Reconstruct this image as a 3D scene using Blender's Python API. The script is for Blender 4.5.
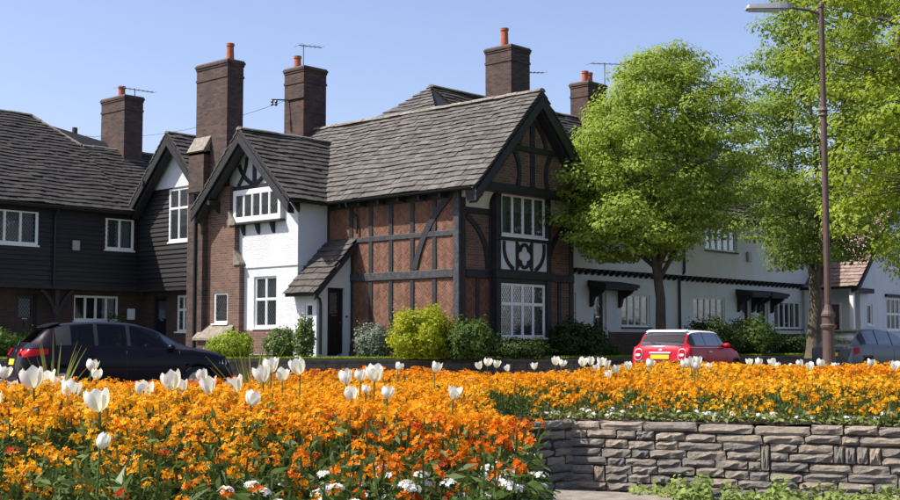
import bpy, math, random
import numpy as np
from mathutils import Vector, Matrix
random.seed(7); RNG = np.random.default_rng(7)
for o in list(bpy.data.objects): bpy.data.objects.remove(o)
scene = bpy.context.scene
COL = scene.collection
R_ = math.radians
# ------------------------------------------------------------------ camera
YAW = R_(42.8)                                   # viewing direction in plan
FWD = Vector((math.cos(YAW), math.sin(YAW), 0)); RGT = Vector((math.sin(YAW), -math.cos(YAW), 0))
CAMP = Vector((-26.29, -24.0, .34)); TILT = math.atan(93 / 1250)
cd = bpy.data.cameras.new('camera'); cam = bpy.data.objects.new('camera', cd); COL.objects.link(cam)
cd.sensor_width = 36; cd.lens = 50; cd.clip_start = .05; cd.clip_end = 3000
cam.location = CAMP
cam.rotation_euler = (FWD * math.cos(TILT) + Vector((0, 0, math.sin(TILT)))).to_track_quat('-Z', 'Y').to_euler()
scene.camera = cam
# ------------------------------------------------------------------ sky, sun, exposure
SUN_EL = R_(53); SA = R_(39)
SUN = Vector((-math.cos(SA) * math.cos(SUN_EL), math.sin(SA) * math.cos(SUN_EL), math.sin(SUN_EL)))
w = bpy.data.worlds.new('World'); scene.world = w; w.use_nodes = True
nt = w.node_tree; bg = nt.nodes['Background']
sky = nt.nodes.new('ShaderNodeTexSky'); sky.sky_type = 'NISHITA'; sky.sun_disc = False
sky.sun_elevation = SUN_EL; sky.sun_rotation = R_(-51); sky.altitude = 20
sky.air_density = 1.0; sky.dust_density = 1.9; sky.ozone_density = 3.0
tint = nt.nodes.new('ShaderNodeMix'); tint.data_type = 'RGBA'; tint.blend_type = 'MULTIPLY'; tint.inputs[0].default_value = 1
tint.inputs[7].default_value = (1.12, 1.0, 1.05, 1); nt.links.new(sky.outputs[0], tint.inputs[6])
nt.links.new(tint.outputs[2], bg.inputs[0]); bg.inputs[1].default_value = .118
sl = bpy.data.lights.new('sun', 'SUN'); sl.energy = 4.4; sl.angle = R_(.53); sl.color = (1, .955, .88)
so = bpy.data.objects.new('sun', sl); COL.objects.link(so)
so.rotation_euler = SUN.to_track_quat('Z', 'Y').to_euler(); so.location = (-30, 20, 40)
scene.view_settings.view_transform = 'Standard'; scene.view_settings.look = 'None'
scene.view_settings.exposure = .75; scene.view_settings.gamma = 1
scene.view_settings.use_curve_mapping = False
scene.render.engine = 'CYCLES'
scene.cycles.max_bounces = 8; scene.cycles.transparent_max_bounces = 16

def rd(r, d, z=0.0):                              # metres right / ahead of the viewpoint -> world
    p = CAMP + RGT * r + FWD * d
    return Vector((p.x, p.y, z))

# ------------------------------------------------------------------ materials
MAT = {}
def newmat(name):
    m = bpy.data.materials.new(name); m.use_nodes = True; MAT[name] = m
    n = m.node_tree.nodes; l = m.node_tree.links
    return m, n, l, n['Principled BSDF'], n['Material Output']
def math_node(n, l, op, a, b=None):
    q = n.new('ShaderNodeMath'); q.operation = op
    for i, v in enumerate((a, b)):
        if v is None: continue
        if isinstance(v, (int, float)): q.inputs[i].default_value = v
        else: l.new(v, q.inputs[i])
    return q.outputs[0]
def mixc(n, l, fac, a, b, mode='MIX'):
    q = n.new('ShaderNodeMix'); q.data_type = 'RGBA'; q.blend_type = mode
    for i, v in ((0, fac), (6, a), (7, b)):
        if isinstance(v, (int, float)): q.inputs[i].default_value = v
        elif isinstance(v, tuple): q.inputs[i].default_value = (*v, 1)
        else: l.new(v, q.inputs[i])
    return q.outputs[2]
def noise(n, l, vec, scale, detail=4, rough=.6):
    q = n.new('ShaderNodeTexNoise'); q.inputs['Scale'].default_value = scale
    q.inputs['Detail'].default_value = detail; q.inputs['Roughness'].default_value = rough
    if vec is not None: l.new(vec, q.inputs['Vector'])
    return q.outputs[0]
def ramp(n, l, fac, lo, hi):
    q = n.new('ShaderNodeMapRange'); l.new(fac, q.inputs[0])
    q.inputs[1].default_value = lo; q.inputs[2].default_value = hi; q.clamp = True
    return q.outputs[0]
def bump(n, l, h, strength, dist, bsdf, prev=None):
    q = n.new('ShaderNodeBump'); q.inputs['Strength'].default_value = strength; q.inputs['Distance'].default_value = dist
    l.new(h, q.inputs['Height'])
    if prev is not None: l.new(prev, q.inputs['Normal'])
    l.new(q.outputs[0], bsdf.inputs['Normal']); return q.outputs[0]
def piece_random(n, l):                           # a different number for every piece, joined or single
    o = n.new('ShaderNodeObjectInfo'); g = n.new('ShaderNodeNewGeometry')
    return math_node(n, l, 'FRACT', math_node(n, l, 'ADD', math_node(n, l, 'MULTIPLY', o.outputs['Random'], 7.13), g.outputs['Random Per Island']))
def pos(n): return n.new('ShaderNodeNewGeometry').outputs['Position']
def scaled(n, l, v, s):
    q = n.new('ShaderNodeVectorMath'); q.operation = 'MULTIPLY'; l.new(v, q.inputs[0]); q.inputs[1].default_value = s
    return q.outputs[0]

def plain(name, c, rough=.6, var=.25, scale=6, bs=0, bscale=40, bd=.01, metal=0, rnd=0, c2=None, spec=.5, stretch=None):
    m, n, l, b, out = newmat(name)
    v = pos(n)
    if stretch: v = scaled(n, l, v, stretch)
    f = noise(n, l, v, scale, 6)
    f = ramp(n, l, f, .3, .7)
    lo = c2 if c2 else tuple(x * (1 - var) for x in c); hi = c if c2 else tuple(min(1, x * (1 + var)) for x in c)
    col = mixc(n, l, f, lo, hi)
    if rnd:
        r = piece_random(n, l)
        k = ramp(n, l, r, 0, 1); k2 = math_node(n, l, 'ADD', math_node(n, l, 'MULTIPLY', k, 2 * rnd), 1 - rnd)
        h = n.new('ShaderNodeHueSaturation'); l.new(col, h.inputs['Color']); l.new(k2, h.inputs['Value']); col = h.outputs[0]
    l.new(col, b.inputs['Base Color']); b.inputs['Roughness'].default_value = rough; b.inputs['Metallic'].default_value = metal
    b.inputs['Specular IOR Level'].default_value = spec
    if bs: bump(n, l, noise(n, l, v, bscale, 5), bs, bd, b)
    return m

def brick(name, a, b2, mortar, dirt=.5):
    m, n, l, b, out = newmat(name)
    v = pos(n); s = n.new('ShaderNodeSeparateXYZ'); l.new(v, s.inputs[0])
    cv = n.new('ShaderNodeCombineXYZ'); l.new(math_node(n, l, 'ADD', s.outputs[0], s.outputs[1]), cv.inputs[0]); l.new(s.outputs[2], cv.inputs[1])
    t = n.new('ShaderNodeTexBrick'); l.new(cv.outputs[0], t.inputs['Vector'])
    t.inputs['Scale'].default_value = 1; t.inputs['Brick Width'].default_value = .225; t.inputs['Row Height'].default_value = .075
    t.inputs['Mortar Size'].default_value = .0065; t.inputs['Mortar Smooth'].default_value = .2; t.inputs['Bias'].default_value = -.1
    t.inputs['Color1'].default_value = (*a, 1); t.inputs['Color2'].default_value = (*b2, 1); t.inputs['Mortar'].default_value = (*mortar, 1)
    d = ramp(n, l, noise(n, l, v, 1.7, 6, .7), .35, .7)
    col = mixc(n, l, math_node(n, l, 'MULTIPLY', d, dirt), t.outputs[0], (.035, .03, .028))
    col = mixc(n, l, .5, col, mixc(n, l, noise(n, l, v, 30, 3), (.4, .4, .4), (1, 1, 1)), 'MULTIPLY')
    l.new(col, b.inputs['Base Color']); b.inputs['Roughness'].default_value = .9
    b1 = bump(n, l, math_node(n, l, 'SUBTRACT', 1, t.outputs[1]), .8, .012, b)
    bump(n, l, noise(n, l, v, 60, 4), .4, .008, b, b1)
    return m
brick('brick_house', (.25, .115, .075), (.12, .068, .052), (.29, .25, .20), .4)
brick('brick_chimney', (.14, .07, .05), (.038, .029, .026), (.10, .087, .074), .6)
brick('brick_porch_shade', (.10, .05, .036), (.06, .034, .027), (.10, .085, .07), .35)  # dark brown brick, lowered further to put the jetty's shade into its colour
brick('brick_plinth', (.16, .07, .05), (.09, .05, .04), (.15, .12, .1), .35)

def roughcast(name, c):
    m, n, l, b, out = newmat(name); v = pos(n)
    vs = scaled(n, l, v, (1, 1, .35))
    st = ramp(n, l, noise(n, l, vs, 1.1, 6, .7), .45, .75)
    col = mixc(n, l, math_node(n, l, 'MULTIPLY', st, .34), c, (.42, .42, .40))
    l.new(col, b.inputs['Base Color']); b.inputs['Roughness'].default_value = .9
    b1 = bump(n, l, noise(n, l, v, 24, 5, .6), .9, .032, b)
    bump(n, l, noise(n, l, v, 60, 3), .4, .01, b, b1)
roughcast('roughcast_white', (.67, .68, .69)); roughcast('roughcast_cool', (.72, .72, .715))

def wood(name, c, c2, rough=.75, grain=(1, 1, 1)):
    m, n, l, b, out = newmat(name); v = pos(n)
    g = noise(n, l, scaled(n, l, v, grain), 9, 8, .7); f = ramp(n, l, g, .35, .72)
    r = piece_random(n, l)
    col = mixc(n, l, f, c, c2)
    h = n.new('ShaderNodeHueSaturation'); l.new(col, h.inputs['Color']); l.new(math_node(n, l, 'ADD', math_node(n, l, 'MULTIPLY', r, .5), .75), h.inputs['Value'])
    l.new(h.outputs[0], b.inputs['Base Color']); b.inputs['Roughness'].default_value = rough
    bump(n, l, g, .6, .012, b)
wood('timber_black', (.007, .007, .008), (.028, .028, .031), .65)
wood('timber_grey', (.012, .013, .016), (.075, .077, .085), .7)
wood('board_black', (.006, .006, .0065), (.02, .018, .018), .55, (.6, .6, 6))
plain('white_paint', (.80, .80, .78), .45, .06, 5)
plain('lead_grey', (.10, .10, .11), .5, .2, 10)
plain('plaster_cream', (.62, .58, .48), .9, .12, 3)
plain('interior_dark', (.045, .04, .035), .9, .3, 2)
plain('black_metal', (.012, .012, .013), .45, .2, 10)
plain('door_black', (.012, .012, .014), .35, .2, 4)
plain('door_red', (.25, .02, .02), .4, .1, 4)
plain('terracotta', (.38, .10, .045), .8, .25, 9, .3)
plain('stone_cap', (.22, .19, .15), .9, .35, 7, .6, 25, .02)
plain('garden_stone', (.095, .08, .065), .95, .4, 5, .8, 25, .03, rnd=.3)
plain('mortar_dark', (.16, .14, .115), .95, .3, 12, .5)
plain('soil', (.050, .033, .022), 1, .4, 14, .8, 30, .03)
plain('asphalt', (.055, .055, .057), .9, .3, 30, .4, 120, .006)
plain('pavement', (.24, .23, .21), .9, .2, 3, .3, 60, .006)
plain('kerb_stone', (.30, .29, .27), .9, .25, 4, .4)
plain('grass', (.075, .12, .022), .95, .35, 5, .7, 60, .03)
plain('ground_earth', (.07, .085, .03), 1, .3, .7, .5, 20, .03)
plain('metal_aerial', (.22, .22, .23), .4, .1, 5, metal=.7)
plain('post_brown', (.085, .047, .036), .6, .25, 6, .2, 40, .004)
plain('lamp_grey', (.30, .31, .32), .45, .08, 6)
plain('lamp_glass', (.62, .63, .62), .25, .05, 6)
plain('utility_wood', (.06, .045, .035), .9, .3, 5)

def roof_mat(name, c, c2, moss, rnd=.3):
    m, n, l, b, out = newmat(name); v = pos(n); r = piece_random(n, l)
    f = ramp(n, l, noise(n, l, v, 5, 8, .75), .3, .72)
    col = mixc(n, l, f, c2, c)
    h = n.new('ShaderNodeHueSaturation'); l.new(col, h.inputs['Color'])
    l.new(math_node(n, l, 'ADD', math_node(n, l, 'MULTIPLY', r, 2 * rnd), 1 - rnd), h.inputs['Value'])
    mf = ramp(n, l, noise(n, l, v, 2.3, 8, .8), .58, .72)
    col = mixc(n, l, math_node(n, l, 'MULTIPLY', mf, .55), h.outputs[0], moss)
    l.new(col, b.inputs['Base Color']); b.inputs['Roughness'].default_value = .88
    b1 = bump(n, l, noise(n, l, v, 22, 6, .7), .6, .02, b)
roof_mat('roof_stone', (.138, .125, .107), (.06, .054, .046), (.14, .13, .055))
roof_mat('roof_dark', (.052, .045, .038), (.017, .015, .0135), (.06, .056, .032), .38)
roof_mat('roof_mid', (.095, .082, .068), (.033, .028, .024), (.085, .08, .04), .35)
roof_mat('roof_pink', (.33, .235, .195), (.20, .145, .12), (.16, .13, .08), .25)
plain('ridge_stone', (.21, .185, .15), .9, .4, 6, .6, 25, .02, rnd=.25)

def stone_mat():
    m, n, l, b, out = newmat('wall_stone'); v = pos(n); r = piece_random(n, l)
    f = ramp(n, l, noise(n, l, v, 9, 8, .75), .3, .72)
    col = mixc(n, l, f, (.24, .21, .168), (.50, .44, .355))
    warm = mixc(n, l, r, (.9, .95, 1.05), (1.06, .99, .9)); col = mixc(n, l, 1.0, col, warm, 'MULTIPLY')
    h = n.new('ShaderNodeHueSaturation'); l.new(col, h.inputs['Color'])
    l.new(math_node(n, l, 'ADD', math_node(n, l, 'MULTIPLY', r, .5), .75), h.inputs['Value'])
    li = ramp(n, l, noise(n, l, v, 14, 7, .8), .6, .7)
    col = mixc(n, l, math_node(n, l, 'MULTIPLY', li, .35), h.outputs[0], (.38, .37, .32))
    mo = ramp(n, l, noise(n, l, v, 3, 6, .8), .62, .7)
    col = mixc(n, l, math_node(n, l, 'MULTIPLY', mo, .3), col, (.10, .12, .03))
    l.new(col, b.inputs['Base Color']); b.inputs['Roughness'].default_value = .92
    b1 = bump(n, l, noise(n, l, v, 22, 10, .8), 1.0, .045, b)
stone_mat()

def glass_mat(name, lattice):
    m, n, l, b, out = newmat(name); v = pos(n)
    tr = n.new('ShaderNodeBsdfTransparent'); tr.inputs[0].default_value = (.80, .84, .84, 1)
    gl = n.new('ShaderNodeBsdfGlossy'); gl.inputs['Roughness'].default_value = .03; gl.inputs[0].default_value = (.95, .97, 1, 1)
    bp = n.new('ShaderNodeBump'); bp.inputs['Strength'].default_value = .12; bp.inputs['Distance'].default_value = .02
    l.new(noise(n, l, v, 5, 2), bp.inputs['Height']); l.new(bp.outputs[0], gl.inputs['Normal'])
    fr = n.new('ShaderNodeFresnel'); fr.inputs[0].default_value = 1.5
    k = math_node(n, l, 'MINIMUM', math_node(n, l, 'ADD', math_node(n, l, 'MULTIPLY', fr.outputs[0], .6), .0), 1.0)
    mx = n.new('ShaderNodeMixShader'); l.new(k, mx.inputs[0]); l.new(tr.outputs[0], mx.inputs[1]); l.new(gl.outputs[0], mx.inputs[2])
    last = mx.outputs[0]
    if lattice:
        s = n.new('ShaderNodeSeparateXYZ'); l.new(v, s.inputs[0]); u = math_node(n, l, 'ADD', s.outputs[0], s.outputs[1])
        z = math_node(n, l, 'MULTIPLY', s.outputs[2], .72)
        ds = []
        for sg in ('ADD', 'SUBTRACT'):
            q = math_node(n, l, 'DIVIDE', math_node(n, l, sg, u, z), .105)
            q = math_node(n, l, 'ABSOLUTE', math_node(n, l, 'SUBTRACT', math_node(n, l, 'FRACT', q), .5))
            ds.append(math_node(n, l, 'LESS_THAN', q, .06))
        f = math_node(n, l, 'MAXIMUM', ds[0], ds[1])
        ld = n.new('ShaderNodeBsdfDiffuse'); ld.inputs[0].default_value = (.11, .115, .12, 1)
        m2 = n.new('ShaderNodeMixShader'); l.new(f, m2.inputs[0]); l.new(last, m2.inputs[1]); l.new(ld.outputs[0], m2.inputs[2]); last = m2.outputs[0]
    l.new(last, out.inputs[0])
glass_mat('glass_plain', False); glass_mat('glass_leaded', True)

def cloth_mat(name, c):
    m, n, l, b, out = newmat(name)
    d = n.new('ShaderNodeBsdfDiffuse'); t = n.new('ShaderNodeBsdfTranslucent')
    for q in (d, t): q.inputs[0].default_value = (*c, 1)
    mx = n.new('ShaderNodeMixShader'); mx.inputs[0].default_value = .3; l.new(d.outputs[0], mx.inputs[1]); l.new(t.outputs[0], mx.inputs[2]); l.new(mx.outputs[0], out.inputs[0])
cloth_mat('curtain_net', (.72, .72, .70)); cloth_mat('curtain_sand', (.42, .33, .22))

def leaf_mat(name, a, b2, trans=.35, rough=.5, tcol=1.35, attr=False):
    m, n, l, b, out = newmat(name)
    if attr:
        at = n.new('ShaderNodeAttribute'); at.attribute_name = 'tint'; col = at.outputs[0]
    else:
        g = n.new('ShaderNodeNewGeometry')
        col = mixc(n, l, g.outputs['Random Per Island'], a, b2)
        f = ramp(n, l, noise(n, l, g.outputs['Position'], .9, 3), .3, .7)
        h = n.new('ShaderNodeHueSaturation'); l.new(col, h.inputs['Color']); l.new(math_node(n, l, 'ADD', math_node(n, l, 'MULTIPLY', f, .35), .82), h.inputs['Value']); col = h.outputs[0]
    l.new(col, b.inputs['Base Color']); b.inputs['Roughness'].default_value = rough; b.inputs['Specular IOR Level'].default_value = .125
    t = n.new('ShaderNodeBsdfTranslucent'); tc = mixc(n, l, 1.0, col, (tcol, tcol, tcol * .7), 'MULTIPLY'); l.new(tc, t.inputs[0])
    mx = n.new('ShaderNodeMixShader'); mx.inputs[0].default_value = trans
    l.new(b.outputs[0], mx.inputs[1]); l.new(t.outputs[0], mx.inputs[2]); l.new(mx.outputs[0], out.inputs[0])
leaf_mat('leaf_lime', (.205, .28, .035), (.32, .395, .07), .42)
leaf_mat('leaf_tree', (.145, .215, .03), (.24, .31, .06), .42)
leaf_mat('leaf_yellowgreen', (.19, .255, .02), (.29, .345, .04), .42)
leaf_mat('leaf_gold', (.22, .26, .012), (.37, .38, .02), .4)
leaf_mat('leaf_dark', (.022, .042, .010), (.05, .08, .018), .2, .4)
leaf_mat('leaf_mid', (.05, .09, .016), (.09, .14, .03), .3)
leaf_mat('leaf_greygreen', (.13, .16, .11), (.22, .25, .19), .2)
leaf_mat('leaf_pale', (.19, .25, .06), (.30, .36, .11), .35)
leaf_mat('leaf_edge', (.11, .14, .035), (.24, .26, .09), .3)
leaf_mat('leaf_wallflower', (.055, .095, .02), (.13, .17, .05), .3)
leaf_mat('leaf_sword', (.14, .17, .03), (.27, .27, .09), .25, .4)
leaf_mat('petal_orange', (1, .3, 0), (1, .4, 0), .4, .55, 1.0, attr=True)
leaf_mat('petal_white', (.86, .86, .84), (.90, .90, .89), .3, .45, 1.0)
leaf_mat('tulip_green', (.10, .17, .05), (.15, .22, .08), .25, .4)
leaf_mat('leaf_rose', (.085, .14, .03), (.15, .21, .06), .3)
leaf_mat('rose_pink', (.6, .35, .33), (.75, .6, .55), .3)
plain('bark', (.115, .095, .065), .95, .4, 8, .9, 22, .04, stretch=(1, 1, .3))
plain('bark_dark', (.07, .058, .042), .95, .4, 8, .9, 22, .04, stretch=(1, 1, .3))

def paint(name, c, metal=.3, rough=.3, coat=.15):
    m, n, l, b, out = newmat(name)
    f = ramp(n, l, noise(n, l, pos(n), 2.5, 4), .3, .7)
    l.new(mixc(n, l, f, tuple(x * .93 for x in c), c), b.inputs['Base Color'])
    b.inputs['Metallic'].default_value = metal; b.inputs['Roughness'].default_value = rough
    b.inputs['Coat Weight'].default_value = coat; b.inputs['Coat Roughness'].default_value = .05; b.inputs['Specular IOR Level'].default_value = .12
paint('paint_black', (.010, .007, .012), .0, .25); paint('paint_red', (.46, .008, .022), 0, .4); paint('paint_white', (.78, .78, .78), 0, .35)
paint('paint_silver', (.17, .172, .178), .5, .38); paint('tail_red', (.40, .006, .008), 0, .2); paint('tail_clear', (.65, .55, .52), 0, .2)
paint('plate_yellow', (.75, .50, .03), 0, .4, 0)
plain('tyre', (.013, .013, .013), .85, .2, 20); plain('trim_black', (.014, .014, .015), .5, .2, 10)
plain('chrome', (.75, .75, .76), .12, .03, 5, metal=1); plain('rim_alloy', (.45, .45, .46), .3, .05, 5, metal=.9)
def car_glass():
    m, n, l, b, out = newmat('car_glass')
    tr = n.new('ShaderNodeBsdfTransparent'); tr.inputs[0].default_value = (.34, .38, .37, 1)
    gl = n.new('ShaderNodeBsdfGlossy'); gl.inputs['Roughness'].default_value = .02
    fr = n.new('ShaderNodeFresnel'); fr.inputs[0].default_value = 1.33
    k = math_node(n, l, 'MINIMUM', math_node(n, l, 'ADD', math_node(n, l, 'MULTIPLY', fr.outputs[0], .3), .025), 1.0)
    mx = n.new('ShaderNodeMixShader'); l.new(k, mx.inputs[0]); l.new(tr.outputs[0], mx.inputs[1]); l.new(gl.outputs[0], mx.inputs[2]); l.new(mx.outputs[0], out.inputs[0])
car_glass()
m, n, l, b, out = newmat('brick_herringbone'); v = pos(n); r_ = piece_random(n, l)
c_ = mixc(n, l, r_, (.135, .058, .034), (.235, .108, .064)); c_ = mixc(n, l, .45, c_, mixc(n, l, noise(n, l, v, 25, 4), (.45, .45, .45), (1, 1, 1)), 'MULTIPLY')
l.new(c_, b.inputs['Base Color']); b.inputs['Roughness'].default_value = .9; bump(n, l, noise(n, l, v, 60, 4), .5, .008, b)
plain('mortar_pale', (.40, .35, .28), .95, .2, 12, .3)

# ------------------------------------------------------------------ mesh helpers
class MB:
    def __init__(s): s.v = []; s.f = []; s.m = []; s.mi = 0
    def face(s, pts):
        k = len(s.v); s.v += [tuple(p) for p in pts]; s.f.append(tuple(range(k, k + len(pts)))); s.m.append(s.mi)
    def add(s, pts, faces):
        k = len(s.v); s.v += [tuple(p) for p in pts]
        for f in faces: s.f.append(tuple(k + i for i in f)); s.m.append(s.mi)
    def box(s, x0, x1, y0, y1, z0, z1):
        x0, x1 = min(x0, x1), max(x0, x1); y0, y1 = min(y0, y1), max(y0, y1); z0, z1 = min(z0, z1), max(z0, z1)
        s.add([(x0, y0, z0), (x1, y0, z0), (x1, y1, z0), (x0, y1, z0), (x0, y0, z1), (x1, y0, z1), (x1, y1, z1), (x0, y1, z1)],
              [(0, 3, 2, 1), (4, 5, 6, 7), (0, 1, 5, 4), (1, 2, 6, 5), (2, 3, 7, 6), (3, 0, 4, 7)])
    def prism(s, poly, vec):
        n_ = len(poly); vec = Vector(vec); a = [Vector(p) for p in poly]; bb = [p + vec for p in a]
        s.add(a + bb, [tuple(range(n_))[::-1], tuple(range(n_, 2 * n_))] + [(i, (i + 1) % n_, n_ + (i + 1) % n_, n_ + i) for i in range(n_)])
    def beam(s, p, q, w_, h_, up=(0, 0, 1)):
        p, q = Vector(p), Vector(q); d = (q - p).normalized(); sd = d.cross(Vector(up)).normalized(); u2 = sd.cross(d).normalized()
        a = [p + sd * (i * w_ / 2) + u2 * (j * h_ / 2) for i, j in ((-1, -1), (1, -1), (1, 1), (-1, 1))]
        s.prism(a, q - p)
    def tube(s, path, rad, n_=8, cap=True):
        path = [Vector(p) for p in path]; k0 = len(s.v); prev = None
        for i, p in enumerate(path):
            d = (path[min(i + 1, len(path) - 1)] - path[max(i - 1, 0)]).normalized()
            if prev is None: sd = d.orthogonal().normalized()
            else: sd = (prev - d * prev.dot(d)).normalized()
            prev = sd; u2 = d.cross(sd); rr = rad[i] if hasattr(rad, '__len__') else rad
            s.v += [tuple(p + sd * math.cos(a) * rr + u2 * math.sin(a) * rr) for a in (2 * math.pi * j / n_ for j in range(n_))]
        for i in range(len(path) - 1):
            for j in range(n_):
                a = k0 + i * n_ + j; b_ = k0 + i * n_ + (j + 1) % n_
                s.f.append((a, b_, b_ + n_, a + n_)); s.m.append(s.mi)
        if cap:
            s.f.append(tuple(k0 + j for j in range(n_))[::-1]); s.m.append(s.mi)
            e = k0 + (len(path) - 1) * n_; s.f.append(tuple(e + j for j in range(n_))); s.m.append(s.mi)
    def lathe(s, prof, c, n_=16):
        s.tube([(c[0], c[1], c[2] + z) for r, z in prof], [max(r, .001) for r, z in prof], n_)
def pch(ax, P, u, z, d=0): return (P - d, u, z) if ax == 'x' else (u, P - d, z)
def pbox(mb, ax, P, u0, u1, z0, z1, d0, d1):
    if ax == 'x': mb.box(P - d1, P - d0, u0, u1, z0, z1)
    else: mb.box(u0, u1, P - d1, P - d0, z0, z1)
def pprism(mb, ax, P, poly, d0, d1):
    vec = (d0 - d1, 0, 0) if ax == 'x' else (0, d0 - d1, 0)
    mb.prism([pch(ax, P, u, z, d0) for u, z in poly], vec)

def make_mesh(name, mb, mats):
    me = bpy.data.meshes.new(name); me.from_pydata(mb.v, [], mb.f)
    for q in mats if isinstance(mats, (list, tuple)) else [mats]: me.materials.append(MAT[q])
    if any(mb.m): me.polygons.foreach_set('material_index', mb.m)
    me.update(); return me
def tag(o, label=None, cat=None, group=None, kind=None):
    if label: o['label'] = label
    if cat: o['category'] = cat
    if group: o['group'] = group
    if kind: o['kind'] = kind
    return o
def link(name, me, parent=None, smooth=False):
    o = bpy.data.objects.new(name, me); COL.objects.link(o)
    if parent is not None:
        o.parent = parent; o.matrix_parent_inverse = PINV.get(parent.name, Matrix.Identity(4))
    if smooth and me is not None: me.polygons.foreach_set('use_smooth', [True] * len(me.polygons))
    return o
PINV = {}
def part(name, mb, mats, parent=None, smooth=False, **kw):
    o = link(name, make_mesh(name, mb, mats), parent, smooth); return tag(o, **kw)
def thing(name, loc, label, cat, group=None):
    o = bpy.data.objects.new(name, None); COL.objects.link(o); o.location = loc; o.empty_display_size = .2
    PINV[o.name] = Matrix.Translation(-Vector(loc)); return tag(o, label, cat, group)
def structure(name, mb, mats): return part(name, mb, mats, kind='structure')
def bevel_part(o, w_=.01, seg=1):
    b_ = o.modifiers.new('bevel', 'BEVEL'); b_.width = w_; b_.segments = seg; b_.limit_method = 'ANGLE'; return o

# scattered copies of a small template joined into one mesh
def scatter_arrays(tv, tf, M, T):
    tv = np.asarray(tv, float); tf = np.asarray(tf, int); N = len(T)
    V = np.einsum('nij,kj->nki', M, tv) + T[:, None, :]
    Fc = tf[None] + (np.arange(N) * len(tv))[:, None, None]
    return V.reshape(-1, 3), Fc.reshape(-1, tf.shape[1])
def np_mesh(name, chunks, mats):
    """chunks: (V, F, material index, colours per vertex or None)"""
    nv = sum(len(c[0]) for c in chunks); nf = sum(len(c[1]) for c in chunks); nl = sum(c[1].size for c in chunks)
    me = bpy.data.meshes.new(name); me.vertices.add(nv); me.loops.add(nl); me.polygons.add(nf)
    V = np.concatenate([c[0] for c in chunks]); off = 0; lo = 0; L = []; S = []; MI = []; C = []
    for c in chunks:
        L.append((c[1] + off).ravel()); S.append(lo + np.arange(len(c[1])) * c[1].shape[1]); lo += c[1].size
        MI.append(np.full(len(c[1]), c[2])); off += len(c[0])
        C.append(c[3] if len(c) > 3 and c[3] is not None else np.ones((len(c[0]), 3)) * .5)
    me.vertices.foreach_set('co', V.ravel().astype(np.float32)); me.loops.foreach_set('vertex_index', np.concatenate(L).astype(np.int32))
    me.polygons.foreach_set('loop_start', np.concatenate(S).astype(np.int32))
    for q in mats: me.materials.append(MAT[q])
    me.polygons.foreach_set('material_index', np.concatenate(MI).astype(np.int32))
    at = me.color_attributes.new('tint', 'FLOAT_COLOR', 'POINT'); C = np.concatenate(C)
    at.data.foreach_set('color', np.c_[C, np.ones(len(C))].ravel().astype(np.float32))
    me.update(calc_edges=True); return me
def frames(nrm, spin=None):
    """rotation matrices whose third column is nrm, random spin"""
    nrm = nrm / np.linalg.norm(nrm, axis=1, keepdims=True); N = len(nrm)
    a = np.where(np.abs(nrm[:, 2:3]) < .9, np.array([[0, 0, 1.]]), np.array([[1., 0, 0]]))
    t = np.cross(a, nrm); t /= np.linalg.norm(t, axis=1, keepdims=True); b_ = np.cross(nrm, t)
    th = RNG.uniform(0, 2 * np.pi, N) if spin is None else spin
    c_, s_ = np.cos(th)[:, None], np.sin(th)[:, None]
    return np.stack([t * c_ + b_ * s_, -t * s_ + b_ * c_, nrm], axis=2)
def rsph(N):
    v = RNG.normal(size=(N, 3)); return v / np.linalg.norm(v, axis=1, keepdims=True)
# ================================================================== ground, road, pavements
def slab(name, pts, z, th, mat):
    mb = MB(); mb.prism([Vector((p.x, p.y, z - th)) for p in pts], (0, 0, th)); return structure(name, mb, mat)
mb = MB(); S_ = 900; mb.add([(-S_, -S_, -1.6), (S_, -S_, -1.6), (S_, S_, -1.6), (-S_, S_, -1.6)], [(0, 1, 2, 3)])
structure('ground', mb, 'ground_earth')
KX = Vector((math.cos(0), 0, 0))
near = [rd(-60, 8), rd(-20, 17.6), rd(-6, 20.2), rd(4, 22.6), rd(9.0, 25.2)]; e = near[-1]; near += [e + KX * 14, e + KX * 60]
far = [rd(-60, 24), rd(-20, 30.6), rd(-6, 32.6), rd(0, 33.6), Vector((1.9, -3.7, 0)), Vector((20, -3.7, 0)), Vector((90, -3.7, 0))]
slab('road', near + far[::-1], -.73, .3, 'asphalt')
def band(name, line, width, z, th, mat, side):
    out = []
    for i, p in enumerate(line):
        a = line[max(i - 1, 0)]; b_ = line[min(i + 1, len(line) - 1)]; d = (b_ - a).normalized(); nrm = Vector((-d.y, d.x, 0)) * side
        out.append(p + nrm * width)
    mb = MB()
    for i in range(len(line) - 1):
        mb.prism([Vector((q.x, q.y, z - th)) for q in (line[i], line[i + 1], out[i + 1], out[i])], (0, 0, th))
    return structure(name, mb, mat), out
_, n1 = band('kerb', near, .14, -.61, .35, 'kerb_stone', -1)
_, n2 = band('pavement', n1, 2.2, -.615, .4, 'pavement', -1)
_, f1 = band('kerb', far, .14, -.60, .35, 'kerb_stone', 1)
_, f2 = band('pavement', f1, 1.1, -.605, .4, 'pavement', 1)
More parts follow.
